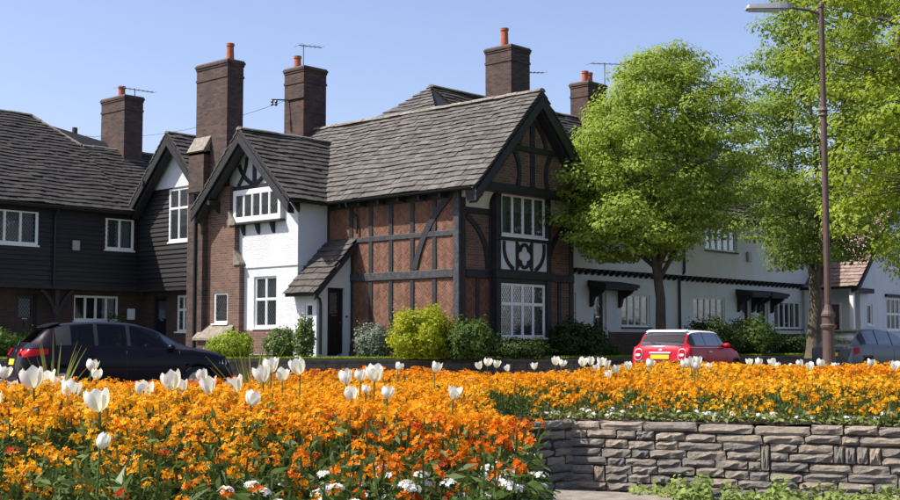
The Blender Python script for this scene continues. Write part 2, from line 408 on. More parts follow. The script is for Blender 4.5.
# low garden wall that holds the lawns up, then lawns
def low_wall():
    t = thing('garden_wall', f2[3] + Vector((0, 0, -.6)), 'low dark stone wall holding up the lawns in front of the houses', 'wall')
    line = f2; out = []
    rng = random.Random(3)
    core = MB()
    for i in range(1, len(line) - 1):
        a, b_ = line[i], line[i + 1]; d = (b_ - a); L = min(d.length, 34); d.normalize(); nrm = Vector((-d.y, d.x, 0))
        core.prism([Vector((q.x, q.y, -.6)) for q in (a + nrm * .04, a + d * L + nrm * .04, a + d * L + nrm * .30, a + nrm * .30)], (0, 0, .40))
        u = 0
        while u < L - .2:
            w_ = min(rng.uniform(.7, 1.0), L - u)
            mb = MB(); p = a + d * (u + .006); q = a + d * (u + w_ - .006)
            mb.prism([Vector((v_.x, v_.y, -.20)) for v_ in (p - nrm * .03, q - nrm * .03, q + nrm * .33, p + nrm * .33)], (0, 0, .075 + rng.uniform(-.008, .008)))
            part('coping_stone', mb, 'garden_stone', t); u += w_
        for row in range(2):
            u = rng.uniform(0, .2)
            while u < L - .2:
                w_ = min(rng.uniform(.35, .7), L - u)
                mb = MB(); p = a + d * (u + .008); q = a + d * (u + w_ - .008); z0 = -.6 + row * .2 + .008
                dd = rng.uniform(-.012, .012)
                mb.prism([Vector((v_.x, v_.y, z0)) for v_ in (p + nrm * dd, q + nrm * dd, q + nrm * .1, p + nrm * .1)], (0, 0, .185))
                part('stone', mb, 'garden_stone', t); u += w_
    part('core', core, 'mortar_dark', t)
low_wall()
lawn = [p + Vector((0, 0, 0)) for p in f2]
lw = []
for i, p in enumerate(f2):
    a = f2[max(i - 1, 0)]; b_ = f2[min(i + 1, len(f2) - 1)]; d = (b_ - a).normalized(); lw.append(p + Vector((-d.y, d.x, 0)) * .335)
mb = MB(); pts = [Vector((p.x, p.y, -.5)) for p in lw] + [Vector((90, 40, -.5)), Vector((-40, 60, -.5))]
mb.prism(pts, (0, 0, .42)); structure('lawn', mb, 'grass')
mb = MB(); mb.box(-3.2, 0, 5.9, 16.2, -.4, -.02); mb.box(-14, .6, 13.6, 15.9, -.4, -.024); structure('path', mb, 'pavement')
mb = MB(); mb.box(-.4, 5.5, -.4, -.06, -.3, -.03); structure('path', mb, 'soil')

# ================================================================== architecture helpers
def sheet(mb, ax, P, u0, u1, z0, z1, holes=(), depth=.45):
    us = sorted({u0, u1, *[h[0] for h in holes], *[h[1] for h in holes]}); zs = sorted({z0, z1, *[h[2] for h in holes], *[h[3] for h in holes]})
    us = [u for u in us if u0 <= u <= u1]; zs = [z for z in zs if z0 <= z <= z1]
    for a, b_ in zip(us, us[1:]):
        for c, d in zip(zs, zs[1:]):
            m_ = ((a + b_) / 2, (c + d) / 2)
            if any(h[0] < m_[0] < h[1] and h[2] < m_[1] < h[3] for h in holes): continue
            mb.face([pch(ax, P, a, c), pch(ax, P, b_, c), pch(ax, P, b_, d), pch(ax, P, a, d)])
    for a, b_, c, d in [h[:4] for h in holes]:
        A = [(a, c), (b_, c), (b_, d), (a, d)]
        for i in range(4):
            p, q = A[i], A[(i + 1) % 4]
            mb.face([pch(ax, P, *p), pch(ax, P, *q), pch(ax, P, *q, -depth), pch(ax, P, *p, -depth)])
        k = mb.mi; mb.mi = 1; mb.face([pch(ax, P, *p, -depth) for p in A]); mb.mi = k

def window(par, ax, P, u0, u1, z0, z1, cols, transoms=(), glass='glass_leaded', inset=.05, fr=.055, mul=.05, curtain=None, sill='white_paint', swag=False, paintm='white_paint'):
    d = -inset; t = .07
    mb = MB()
    pbox(mb, ax, P, u0, u0 + fr, z0, z1, d - t, d); pbox(mb, ax, P, u1 - fr, u1, z0, z1, d - t, d)
    pbox(mb, ax, P, u0 + fr, u1 - fr, z0, z0 + fr, d - t, d - .001); pbox(mb, ax, P, u0 + fr, u1 - fr, z1 - fr, z1, d - t, d - .001)
    w_ = part('window', mb, paintm, par)
    W = (u1 - u0 - 2 * fr); cw = W / cols; zz = [z0 + fr] + [z0 + (z1 - z0) * q for q in transoms] + [z1 - fr]
    for i in range(1, cols):
        c = u0 + fr + cw * i; mb = MB(); pbox(mb, ax, P, c - mul / 2, c + mul / 2, z0 + fr, z1 - fr, d - t + .005, d + .004); part('mullion', mb, paintm, w_)
    for q in zz[1:-1]:
        mb = MB(); pbox(mb, ax, P, u0 + fr, u1 - fr, q - mul / 2, q + mul / 2, d - t + .004, d + .002); part('transom', mb, paintm, w_)
    for i in range(cols):
        a = u0 + fr + cw * i + (mul / 2 if i else 0); b_ = u0 + fr + cw * (i + 1) - (mul / 2 if i < cols - 1 else 0)
        for j in range(len(zz) - 1):
            c = zz[j] + (mul / 2 if j else 0); e_ = zz[j + 1] - (mul / 2 if j < len(zz) - 2 else 0)
            s = .022; mb = MB()                   # casement
            pbox(mb, ax, P, a + .002, a + s, c + .002, e_ - .002, d - .05, d - .012); pbox(mb, ax, P, b_ - s, b_ - .002, c + .002, e_ - .002, d - .05, d - .012)
            pbox(mb, ax, P, a + s, b_ - s, c + .002, c + s, d - .05, d - .013); pbox(mb, ax, P, a + s, b_ - s, e_ - s, e_ - .002, d - .05, d - .013)
            part('casement', mb, paintm, w_)
            mb = MB(); pbox(mb, ax, P, a + s, b_ - s, c + s, e_ - s, d - .034, d - .028); part('pane', mb, glass, w_)
    if curtain:
        for a, b_, zt, zb in curtain:             # fractions of width, top, bottom of height
            mb = MB(); N = max(6, int((b_ - a) * W / .035)); pts = []
            for i in range(N + 1):
                u = u0 + fr + W * (a + (b_ - a) * i / N); dd = -.2 + .018 * math.sin(i * 2.1) + .01 * math.sin(i * .9)
                zl = z0 + (z1 - z0) * zb
                if swag: zl += (z1 - z0) * .10 * abs(math.sin(i * math.pi / N * cols))
                pts.append((pch(ax, P, u, zl, dd), pch(ax, P, u, z0 + (z1 - z0) * zt - .02, dd)))
            for p, q in zip(pts, pts[1:]): mb.face([p[0], q[0], q[1], p[1]])
            part('curtain', mb, 'curtain_net', w_, smooth=True)
    if sill:
        mb = MB(); pbox(mb, ax, P, u0 - .05, u1 + .05, z0 - .055, z0 - .003, d + .001, .06); part('sill', mb, sill, w_)
    return w_

def door(par, ax, P, u0, u1, z1, mat='door_black', inset=.12, light=True, frame='white_paint', z0=0.02):
    mb = MB(); f = .07; d = -inset
    pbox(mb, ax, P, u0, u0 + f, z0, z1, d - .08, d + .03); pbox(mb, ax, P, u1 - f, u1, z0, z1, d - .08, d + .03); pbox(mb, ax, P, u0 + f, u1 - f, z1 - f, z1, d - .08, d + .029)
    fo = part('door_frame', mb, frame, par)
    mb = MB(); a, b_ = u0 + f, u1 - f; H = z1 - f - z0
    zl = z0 + H * .62
    st = .1
    pbox(mb, ax, P, a + .003, a + st, z0, z1 - f - .003, d - .05, d); pbox(mb, ax, P, b_ - st, b_ - .003, z0, z1 - f - .003, d - .05, d)
    for q0, q1 in ((z0, z0 + .16), (zl - .1, zl), (z1 - f - .1, z1 - f - .003)): pbox(mb, ax, P, a + st, b_ - st, q0, q1, d - .05, d - .001)
    pbox(mb, ax, P, a + st, b_ - st, z0 + .16, zl - .1, d - .05, d - .022)
    m_ = (a + b_) / 2; pbox(mb, ax, P, m_ - .03, m_ + .03, z0 + .16, zl - .1, d - .022, d - .003)
    do = part('door', mb, mat, par)
    mb = MB(); pbox(mb, ax, P, a + st, b_ - st, zl, z1 - f - .1, d - .03, d - .024); part('pane', mb, 'glass_leaded' if light else 'glass_plain', do)
    mb = MB(); pbox(mb, ax, P, a + st + .005, b_ - st - .005, zl, z1 - f - .1, d - .07, d - .06); part('curtain', mb, 'curtain_net' if light else 'interior_dark', do)
    mb = MB(); pbox(mb, ax, P, m_ - .1, m_ + .1, zl - .075, zl - .035, d - .001, d + .008); part('letter_plate', mb, 'chrome', do)
    mb = MB(); hu = b_ - .05; c0 = pch(ax, P, hu, z0 + H * .48, d); c1 = pch(ax, P, hu, z0 + H * .48, d + .05); mb.tube([c0, c1], [.012, .025], 8); part('handle', mb, 'chrome', do)
    return do

def clip_poly(poly, nx, ny, c):                   # keep nx*u + ny*v <= c
    out = []
    for i, p in enumerate(poly):
        q = poly[(i + 1) % len(poly)]; dp = nx * p[0] + ny * p[1] - c; dq = nx * q[0] + ny * q[1] - c
        if dp <= 0: out.append(p)
        if (dp < 0 < dq) or (dq < 0 < dp):
            t = dp / (dp - dq); out.append((p[0] + (q[0] - p[0]) * t, p[1] + (q[1] - p[1]) * t))
    return out
def tile_face(tiles, O, eu, ev, poly, course, wlo, whi, th=.028, seed=1):
    rng = random.Random(seed); O, eu, ev = Vector(O), Vector(eu).normalized(), Vector(ev).normalized()
    nn = eu.cross(ev); nn = nn if nn.z > 0 else -nn
    ar = sum(poly[i][0] * poly[(i + 1) % len(poly)][1] - poly[(i + 1) % len(poly)][0] * poly[i][1] for i in range(len(poly)))
    if ar < 0: poly = poly[::-1]
    u0, u1 = min(p[0] for p in poly), max(p[0] for p in poly); v1 = max(p[1] for p in poly); i = 0; v = -.04
    while v < v1 - .05:
        c = course * (1 - .25 * v / max(v1, .1)) ; u = u0 - rng.uniform(0, whi)
        while u < u1:
            w_ = rng.uniform(wlo, whi); va = v + rng.uniform(-.014, .014); k = rng.uniform(-.008, .008)
            cell = [(u + .004, va + k), (u + w_ - .004, va - k), (u + w_ - .004, v + c + .05), (u + .004, v + c + .05)]
            for j in range(len(poly)):
                p, q = poly[j], poly[(j + 1) % len(poly)]; ex, ey = q[0] - p[0], q[1] - p[1]
                if v < .05 and p[1] < .001 and q[1] < .001: continue       # let the eaves course hang over
                cell = clip_poly(cell, ey, -ex, ey * p[0] - ex * p[1])
                if len(cell) < 3: break
            if len(cell) >= 3 and max(p[0] for p in cell) - min(p[0] for p in cell) > .05:
                lift = rng.uniform(0, .010); t_ = th * rng.uniform(.85, 1.25); mb = MB(); tw = rng.uniform(-.012, .012)
                base = [O + eu * p[0] + ev * p[1] + nn * (lift + .016 * math.sin(p[0] * 1.3 + p[1] * .8 + seed) + .012 * math.sin(p[0] * 2.9 - p[1] * 1.7) + .042 * max(0, 1 - (p[1] - v) / c) + tw * (p[0] - u) / w_) for p in cell]
                mb.prism(base, nn * t_); ctr = sum(base, Vector()) / len(base)
                tiles.append((ctr, mb))
            u += w_
        v += c; i += 1
def seen(p):
    d = p - CAMP; fw = d.dot(FWD); return fw > 0 and abs(d.dot(RGT) / fw) < .365
def emit_tiles(roof, tiles, mat, limit=300, name='tile', bev=.007):
    tiles.sort(key=lambda t: (0 if seen(t[0]) else 1, (t[0] - CAMP).length))
    for c, mb in tiles[:limit]: part(name, mb, mat, roof)
    rest = MB()
    for c, mb in tiles[limit:]: rest.add(mb.v, mb.f)
    if rest.v: part(name + '_field', rest, mat, roof, kind='stuff')
def ridge(par, p, q, rad=.13, mat='ridge_stone', step=.45):
    p, q = Vector(p), Vector(q); d = (q - p); L = d.length; d.normalize(); s = d.cross(Vector((0, 0, 1))).normalized(); up = s.cross(d)
    n_ = int(L / step)
    for i in range(n_):
        a = p + d * (i * L / n_); b_ = p + d * ((i + 1) * L / n_ - .012); mb = MB(); k = random.uniform(-.012, .012)
        arc = [a + s * rad * math.cos(t) * 1.15 + up * (rad * math.sin(t) * .8 - .03 + k) for t in (math.pi * j / 6 for j in range(7))]
        mb.prism(arc, b_ - a); part('ridge_tile', mb, mat, par)

def timber(par, ax, P, u0, u1, z0, z1, d=.05, name='timber_post', mat='timber_black', d0=-.02):
    mb = MB(); pbox(mb, ax, P, u0, u1, z0, z1, d0, d); o = part(name, mb, mat, par); bevel_part(o, .012); return o
def curve_timber(par, ax, P, ctr, w_, d0=-.02, d1=.045, name='timber_brace', mat='timber_black'):
    """band of width w_ along a polyline of (u, z)"""
    L, R2 = [], []
    for i, p in enumerate(ctr):
        a = ctr[max(i - 1, 0)]; b_ = ctr[min(i + 1, len(ctr) - 1)]; dx, dz = b_[0] - a[0], b_[1] - a[1]; l_ = math.hypot(dx, dz) or 1
        nx, nz = -dz / l_, dx / l_; L.append((p[0] + nx * w_ / 2, p[1] + nz * w_ / 2)); R2.append((p[0] - nx * w_ / 2, p[1] - nz * w_ / 2))
    mb = MB()
    n_ = len(ctr); pts = [pch(ax, P, *p, d0) for p in L] + [pch(ax, P, *p, d0) for p in R2] + [pch(ax, P, *p, d1) for p in L] + [pch(ax, P, *p, d1) for p in R2]
    fs = []
    for i in range(n_ - 1):
        fs += [(2 * n_ + i, 2 * n_ + i + 1, 3 * n_ + i + 1, 3 * n_ + i), (i, i + 1, 2 * n_ + i + 1, 2 * n_ + i), (n_ + i, n_ + i + 1, 3 * n_ + i + 1, 3 * n_ + i)]
    fs += [(0, n_, 3 * n_, 2 * n_), (n_ - 1, 2 * n_ - 1, 4 * n_ - 1, 3 * n_ - 1)]
    mb.add(pts, fs); return part(name, mb, mat, par)
def arc(p, q, sag, n_=10):
    dx, dz = q[0] - p[0], q[1] - p[1]; l_ = math.hypot(dx, dz); nx, nz = -dz / l_, dx / l_
    return [(p[0] + dx * t + nx * sag * 4 * t * (1 - t), p[1] + dz * t + nz * sag * 4 * t * (1 - t)) for t in (i / n_ for i in range(n_ + 1))]
def herring(par, ax, P, u0, u1, z0, z1, seed=0):
    w_ = .072; jt = .011; mb = MB(); c45 = math.sqrt(.5); rng = random.Random(seed)
    K = int((u1 - u0 + z1 - z0) / w_) + 8
    for k in range(-K, K):
        for m_ in range(-K // 5 - 2, K // 5 + 2):
            for kind in (0, 1):
                x, y = (k * w_, k * w_ + 6 * w_ * m_) if kind == 0 else ((k - 1) * w_, k * w_ + 6 * w_ * m_)
                a, b_ = (3 * w_, w_) if kind == 0 else (w_, 3 * w_)
                cx, cy = x + a / 2, y + b_ / 2; cu, cz = u0 + (cx - cy) * c45, z0 + (cx + cy) * c45
                if not (u0 + .06 < cu < u1 - .06 and z0 + .03 < cz < z1 - .03): continue
                pr = rng.uniform(.008, .016); poly = []
                for px, py in ((x + jt / 2, y + jt / 2), (x + a - jt / 2, y + jt / 2), (x + a - jt / 2, y + b_ - jt / 2), (x + jt / 2, y + b_ - jt / 2)):
                    poly.append((min(max(u0 + (px - py) * c45, u0), u1), min(max(z0 + (px + py) * c45, z0), z1)))
                pprism(mb, ax, P, poly, 0, pr)
    return part('herringbone_brick', mb, 'brick_herringbone', par, kind='stuff')
def boards(par, ax, P, u0, u1, z0, z1, holes=(), exp=.165, topf=None):
    z = z0; i = 0
    while z < z1 - .02:
        zt = min(z + exp, z1); a0, a1 = u0, u1
        if topf: a0, a1 = topf(z + exp / 2)
        segs = [(a0, a1)]
        for h in holes:
            if z + exp * .55 > h[2] and z + exp * .45 < h[3]:
                ns = []
                for s in segs:
                    if h[1] <= s[0] or h[0] >= s[1]: ns.append(s); continue
                    if h[0] > s[0]: ns.append((s[0], h[0]))
                    if h[1] < s[1]: ns.append((h[1], s[1]))
                segs = ns
        for s in segs:
            if s[1] - s[0] < .03: continue
            k = random.uniform(0, .008); mb = MB(); lo, hi = .045 + k, .012
            pts = [pch(ax, P, s[0], z - .01, 0), pch(ax, P, s[1], z - .01, 0), pch(ax, P, s[1], z - .01 + random.uniform(-.006, .004), lo), pch(ax, P, s[0], z - .01 + random.uniform(-.006, .004), lo),
                   pch(ax, P, s[0], zt, 0), pch(ax, P, s[1], zt, 0), pch(ax, P, s[1], zt, hi), pch(ax, P, s[0], zt, hi)]
            mb.add(pts, [(0, 1, 2, 3), (3, 2, 6, 7), (4, 7, 6, 5), (0, 3, 7, 4), (1, 5, 6, 2), (0, 4, 5, 1)])
            part('board', mb, 'board_black', par)
        z += exp
def gable_roof(par, along, c, half, z_eave, z_ridge, a0, a1, mat, th=.10):
    """slab pair; along = axis of the ridge, c = ridge position across, from a0 to a1"""
    mb = MB()
    for sg in (-1, 1):
        pr = [(c, z_ridge), (c + sg * half, z_eave), (c + sg * half, z_eave - th), (c, z_ridge - th * 1.25)]
        if along == 'y': mb.prism([(u, a0, z) for u, z in pr], (0, a1 - a0, 0))
        else: mb.prism([(a0, u, z) for u, z in pr], (a1 - a0, 0, 0))
    return part('roof', mb, mat, par)
def pot(par, x, y, z, r=.13, h=.55, n_=14):
    mb = MB(); mb.lathe([(r * 1.25, 0), (r * 1.25, .05), (r * 1.05, .07), (r * .92, h - .1), (r * 1.08, h - .09), (r * 1.1, h), (r * .8, h), (r * .75, h - .15)], (x, y, z), n_)
    return part('chimney_pot', mb, 'terracotta', par, smooth=False)
def chimney(par, x0, x1, y0, y1, z0, zt, pots, mat='brick_chimney', band_=.55):
    mb = MB()
    mb.box(x0, x1, y0, y1, z0, zt - band_); e = .025
    mb.box(x0 - e, x1 + e, y0 - e, y1 + e, zt - band_, zt - band_ + .075); mb.box(x0 - .002, x1 + .002, y0 - .002, y1 + .002, zt - band_ + .075, zt - .16)
    mb.box(x0 - e, x1 + e, y0 - e, y1 + e, zt - .16, zt - .085); mb.box(x0 - 2 * e, x1 + 2 * e, y0 - 2 * e, y1 + 2 * e, zt - .085, zt)
    ch = part('chimney', mb, mat, par)
    mb = MB(); mb.prism([(x0 - .02, y0 - .02, zt), (x1 + .02, y0 - .02, zt), (x1 + .02, y1 + .02, zt), (x0 - .02, y1 + .02, zt)], (0, 0, .05)); part('flaunching', mb, 'mortar_dark', ch)
    for p in pots: pot(ch, p[0], p[1], zt + .02, p[3] if len(p) > 3 else .13, p[2])
    return ch
def pipe(par, pts, r=.045, name='drainpipe', mat='black_metal'):
    mb = MB(); mb.tube(pts, r, 8); return part(name, mb, mat, par, smooth=False)
def gutter(par, p, q, r=.065):
    p, q = Vector(p), Vector(q); d = (q - p).normalized(); s = d.cross(Vector((0, 0, 1))); mb = MB()
    ring = [p + s * r * math.cos(t) + Vector((0, 0, -r * math.sin(t))) for t in (math.pi * j / 6 for j in range(7))]
    ring += [p + s * (r - .012) * math.cos(t) + Vector((0, 0, -(r - .012) * math.sin(t))) for t in (math.pi * j / 6 for j in range(6, -1, -1))]
    mb.prism(ring, q - p); return part('gutter', mb, 'black_metal', par)
def unit(v): return tuple(Vector(v).normalized())

# ================================================================== half-timbered house
T = thing('half_timbered_house', (2.6, 5, 0), 'black half-timbered house with herringbone brick panels and steep stone roof', 'house')
mb = MB()
sheet(mb, 'x', 0, 0, 5.6, -.1, 4.75); mb.mi = 0
part('wall', mb, 'mortar_pale', T, label='herringbone brick side wall with black studs')
yst = [0, .95, 1.85, 2.75, 3.62, 4.5, 5.6]
herring(T, 'x', 0, .05, 5.58, .25, 4.7, 1)
timber(T, 'x', 0, -.06, .17, -.02, 4.75, .075, 'timber_post', 'timber_grey')
for y in yst[1:]:
    timber(T, 'x', 0, y - .085, y + .085, -.02 if y in (1.85, 3.62, 4.5) else .3, 4.75, .045, 'timber_post')
for z0, z1, dd, m_ in ((2.22, 2.46, .075, 'timber_grey'), (3.42, 3.58, .055, 'timber_grey'), (4.5, 4.72, .055, 'timber_black'), (.08, .3, .06, 'timber_black')):
    timber(T, 'x', 0, .171, 5.58 if z0 > 3 else 4.62, z0, z1, dd, 'timber_rail', m_)
curve_timber(T, 'x', 0, arc((.28, 4.6), (1.72, 2.5), .24), .2, .0, .062)
mb = MB(); mb.box(-.1, 5.4, -.05, 5.5, -.15, .08); part('plinth', mb, 'brick_plinth', T)
# gable end
mb = MB(); sheet(mb, 'y', 0, 0, 5.31, -.1, 4.75); mb.box(.3, 5.31, .5, 11, -.1, 4.6)
part('wall', mb, 'brick_house', T, label='shaded brick gable wall')
herring(T, 'y', 0, .1, 1.36, .25, 2.3, 5)
for u in (.05, .70, 1.30, 3.80, 4.55, 5.14): timber(T, 'y', 0, u, u + (.2 if u in (.05, 5.14) else .15), .08, 4.72 if u in (.05, 1.30, 3.80, 5.14) else 2.22, .05)
for z0, z1, dd in ((2.22, 2.46, .08), (.08, .3, .06), (4.08, 4.26, .06)):
    timber(T, 'y', 0, .26, 1.29, z0, z1, dd, 'timber_rail'); timber(T, 'y', 0, 3.96, 5.33, z0, z1, dd, 'timber_rail')
curve_timber(T, 'y', 0, arc((.3, 4.0), (1.22, 2.5), .28), .17, 0, .048)
curve_timber(T, 'y', 0, arc((4.05, 2.5), (5.05, 4.0), .28), .17, 0, .048)
# window bay
H1 = (1.60, 3.68, 3.52, 4.76); H2 = (1.56, 3.66, .50, 2.10)
mb = MB(); sheet(mb, 'y', -.24, 1.36, 3.88, .2, 4.92, [H1, H2], .24)
for u in (1.36, 3.88): mb.face([(u, -.24, .2), (u, 0, .2), (u, 0, 4.9), (u, -.24, 4.9)])
mb.face([(1.36, -.24, .2), (3.88, -.24, .2), (3.88, 0, .2), (1.36, 0, .2)])
part('window_bay', mb, ['timber_black', 'interior_dark'], T)
window(T, 'y', -.24, *H1, 4, (), curtain=[(0, .2, 1, 0), (.8, 1, 1, 0), (.2, .8, 1, .6)], inset=.03)
window(T, 'y', -.24, *H2, 4, (.62,), curtain=[(0, 1, 1, .55), (0, .14, 1, 0), (.86, 1, 1, 0)], inset=.03)
for z0, z1 in ((2.24, 2.50), (3.36, 3.46), (.28, .44)): timber(T, 'y', -.24, 1.32, 3.92, z0, z1, .06, 'timber_rail')
for u in (1.34, 3.70): timber(T, 'y', -.24, u, u + .19, .2, 2.24, .05); timber(T, 'y', -.24, u, u + .19, 2.5, 3.36, .05); timber(T, 'y', -.24, u, u + .19, 3.46, 4.9, .05)
mb = MB(); pbox(mb, 'y', -.24, 1.53, 3.70, 2.5, 3.36, .0, .012); part('panel', mb, 'roughcast_white', T)
cu, cz = 2.62, 2.93
def quatre(c, rho):                               # four overlapping circles
    out = []
    for i in range(49):
        t = 2 * math.pi * i / 48; ph = (t + math.pi / 4) % (math.pi / 2) - math.pi / 4; rr = c * math.cos(ph) + math.sqrt(max(0, rho * rho - (c * math.sin(ph)) ** 2)); out.append((cu + rr * math.cos(t), cz + rr * math.sin(t)))
    return out
a_, b_ = quatre(.155, .135), quatre(.16, .235); mb = MB(); pts = []
for p, q in zip(a_, b_): pts += [pch('y', -.24, *p, .013), pch('y', -.24, *q, .013), pch('y', -.24, *p, .05), pch('y', -.24, *q, .05)]
mb.add(pts, [f for i in range(48) for f in ((4 * i + 2, 4 * i + 3, 4 * i + 7, 4 * i + 6), (4 * i, 4 * i + 2, 4 * i + 6, 4 * i + 4), (4 * i + 1, 4 * i + 5, 4 * i + 7, 4 * i + 3))])
part('quatrefoil', mb, 'timber_black', T)
for sg in (-1, 1):
    curve_timber(T, 'y', -.24, arc((cu + sg * .93, 3.34), (cu + sg * .50, 2.52), sg * .17), .12, .011, .046)
    curve_timber(T, 'y', -.24, arc((cu + sg * .36, 2.50), (cu + sg * .36, 3.36), 0), .085, .011, .044)
    for s2 in (-1, 1): curve_timber(T, 'y', -.24, [(cu + sg * .22, cz + s2 * .22), (cu + sg * .36, cz + s2 * .40)], .1, .011, .042)
# coved jetty and gable
for u0, u1 in ((.06, 1.30), (3.94, 5.25)):
    mb = MB(); prof = [(-.02, 4.26)] + [(-.56 + .56 * math.cos(t), 4.30 + .56 * math.sin(t)) for t in (math.pi / 2 * i / 8 for i in range(9))] + [(.0, 4.86)]
    mb.prism([(u0, y, z) for y, z in prof], (u1 - u0, 0, 0)); part('cove', mb, 'plaster_cream', T)
mb = MB(); mb.prism([(-.25, -.56, 4.74), (5.55, -.56, 4.74), (5.55, -.56, 4.88), (2.65, -.56, 7.72), (-.25, -.56, 4.88)], (0, .5, 0)); part('gable_wall', mb, 'brick_house', T)
timber(T, 'y', -.56, -.18, 5.48, 4.72, 4.97, .07, 'timber_rail'); timber(T, 'y', -.56, 1.28, 4.02, 6.02, 6.18, .06, 'timber_rail')
for u in (2.54,): timber(T, 'y', -.56, u, u + .2, 4.97, 6.02, .05); timber(T, 'y', -.56, u, u + .2, 6.18, 7.4, .05)
curve_timber(T, 'y', -.56, arc((1.75, 6.05), (1.95, 4.98), .16), .15, 0, .048); curve_timber(T, 'y', -.56, arc((3.35, 4.98), (3.55, 6.05), .16), .15, 0, .048)
curve_timber(T, 'y', -.56, arc((2.02, 6.2), (2.56, 6.95), .1), .13, 0, .048); curve_timber(T, 'y', -.56, arc((2.74, 6.95), (3.28, 6.2), .1), .13, 0, .048)
ZR, ZE = 7.82, 4.74; hf = 3.0
TR = gable_roof(T, 'y', 2.65, hf, ZE, ZR, -.95, 11, 'timber_black')
sl = math.hypot(hf, ZR - ZE); tl = []
tile_face(tl, (-.35, -.97, ZE), (0, 1, 0), (hf, 0, ZR - ZE), [(0, 0), (11.9, 0), (11.9, sl), (0, sl)], .255, .22, .42, .03, 4)
emit_tiles(TR, tl, 'roof_stone')
tl = []; tile_face(tl, (5.65, -.97, ZE), (0, 1, 0), (-hf, 0, ZR - ZE), [(0, 0), (5, 0), (5, sl), (0, sl)], .285, .28, .52, .03, 5); emit_tiles(TR, tl, 'roof_stone', 0)
ridge(TR, (2.65, -.97, ZR + .05), (2.65, 10.4, ZR + .05))
for sg in (-1, 1):
    mb = MB(); a = Vector((2.65, -.99, ZR - .14)); b_ = Vector((2.65 + sg * (hf + .02), -.99, ZE - .16)); dn = Vector((0, 0, -.27))
    mb.prism([a, b_, b_ + dn, a + dn * 1.25], (0, .06, 0)); part('bargeboard', mb, 'timber_black', T)
    mb = MB(); a = Vector((2.65, -.90, ZR - .42)); b_ = Vector((2.65 + sg * hf * .96, -.90, ZE - .34)); mb.prism([a, b_, b_ + dn * .5, a + dn * .5], (0, .3, 0)); part('bargeboard', mb, 'timber_black', T)
mb = MB(); mb.prism([(-.37, -.97, ZE - .10), (-.05, -.97, ZE - .02), (-.05, -.97, ZE - .26), (-.30, -.97, ZE - .42)], (0, .4, 0)); part('bracket', mb, 'timber_black', T)
gutter(T, (-.44, 5.4, ZE - .03), (-.44, -.9, ZE - .03))
for y in [.4 + .85 * i for i in range(6)]:
    mb = MB(); mb.box(-.36, .02, y, y + .07, ZE - .22, ZE - .09); part('rafter_end', mb, 'timber_black', T)
pipe(T, [(-.44, 4.3, ZE - .08), (-.42, 4.3, ZE - .2), (-.09, 4.18, ZE - .5), (-.09, 4.18, 3.7)], .04)
# ================================================================== white roughcast house
W = thing('white_gabled_house', (0, 8, 0), 'white roughcast house with small black gable, tall brick stack and lean-to porch', 'house')
XW = -1.24; WU = (6.28, 8.67, 4.32, 5.17); WL = (6.62, 7.74, .83, 2.45)
mb = MB(); sheet(mb, 'x', XW, 5.6, 9.0, -.1, 5.0, [(WU[0] + .05, WU[1] - .05, WU[2], WU[3] - .2), WL], .4)
sheet(mb, 'y', 5.6, XW, .0, -.1, 4.98)
mb.prism([(XW, 5.6, 5.0), (XW, 9.9, 5.0), (XW, 7.75, 7.02)], (.3, 0, 0)); mb.box(-.6, 4, 6.1, 12.2, -.1, 4.9)
WW = part('wall', mb, ['roughcast_white', 'interior_dark'], W)
mb = MB(); pbox(mb, 'x', XW, 5.61, 8.24, -.1, .74, 0, .018); part('plinth', mb, 'brick_house', W)
mb = MB(); pbox(mb, 'x', XW, 5.6, 8.5, 2.74, 2.80, 0, .035); mb.box(XW - .035, 0, 5.565, 5.6, 2.74, 2.80); part('string_band', mb, 'roughcast_white', W)
window(W, 'x', XW, *WL, 2, (.55,), curtain=[(0, 1, 1, .52)], swag=True)
# oriel
mb = MB(); X2 = XW - .16
mb.box(X2, XW - .001, WU[0], WU[1], WU[2] - .10, WU[2]); mb.box(X2, XW - .001, WU[0], WU[1], WU[3], WU[3] + .1)
for u in (WU[0], WU[1] - .06): mb.box(X2, XW - .001, u, u + .06, WU[2], WU[3])
part('oriel', mb, 'white_paint', W)
window(W, 'x', X2, WU[0] + .06, WU[1] - .06, WU[2], WU[3], 5, (), curtain=[(0, 1, 1, .45)], swag=True, sill=None, inset=0.0)
mb = MB(); mb.box(X2 - .06, XW - .002, WU[0] - .06, WU[1] + .06, WU[2] - .17, WU[2] - .101); part('oriel_sill', mb, 'timber_black', W)
for y in (6.7, 7.45, 8.2):
    mb = MB(); mb.prism([(XW - .001, y, WU[2] - .17), (X2 - .02, y, WU[2] - .17), (XW - .05, y, WU[2] - .46), (XW - .001, y, WU[2] - .52)], (0, .12, 0)); part('bracket', mb, 'timber_black', W)
# gable timbers
timber(W, 'x', XW, 6.0, 9.3, 5.27, 5.43, .06, 'timber_rail')
timber(W, 'x', XW, 7.67, 7.83, 5.43, 6.75, .055)
for sg in (-1, 1):
    curve_timber(W, 'x', XW, arc((7.75 + sg * .1, 5.46), (7.75 + sg * .80, 6.12), -sg * .10), .13, 0, .048)
    curve_timber(W, 'x', XW, arc((7.75 + sg * .85, 5.43), (7.75 + sg * .40, 6.35), sg * .1), .12, 0, .042)
ZR, ZE, hf = 7.12, 4.72, 2.5
WR = gable_roof(W, 'x', 7.75, hf, ZE, ZR, -1.9, 2.3, 'timber_black')
sl = math.hypot(hf, ZR - ZE); tl = []
tile_face(tl, (-1.92, 7.75 - hf, ZE), (1, 0, 0), (0, hf, ZR - ZE), [(0, 0), (1.62, 0), (4.05, sl), (0, sl)], .27, .26, .46, .03, 8); emit_tiles(WR, tl, 'roof_mid')
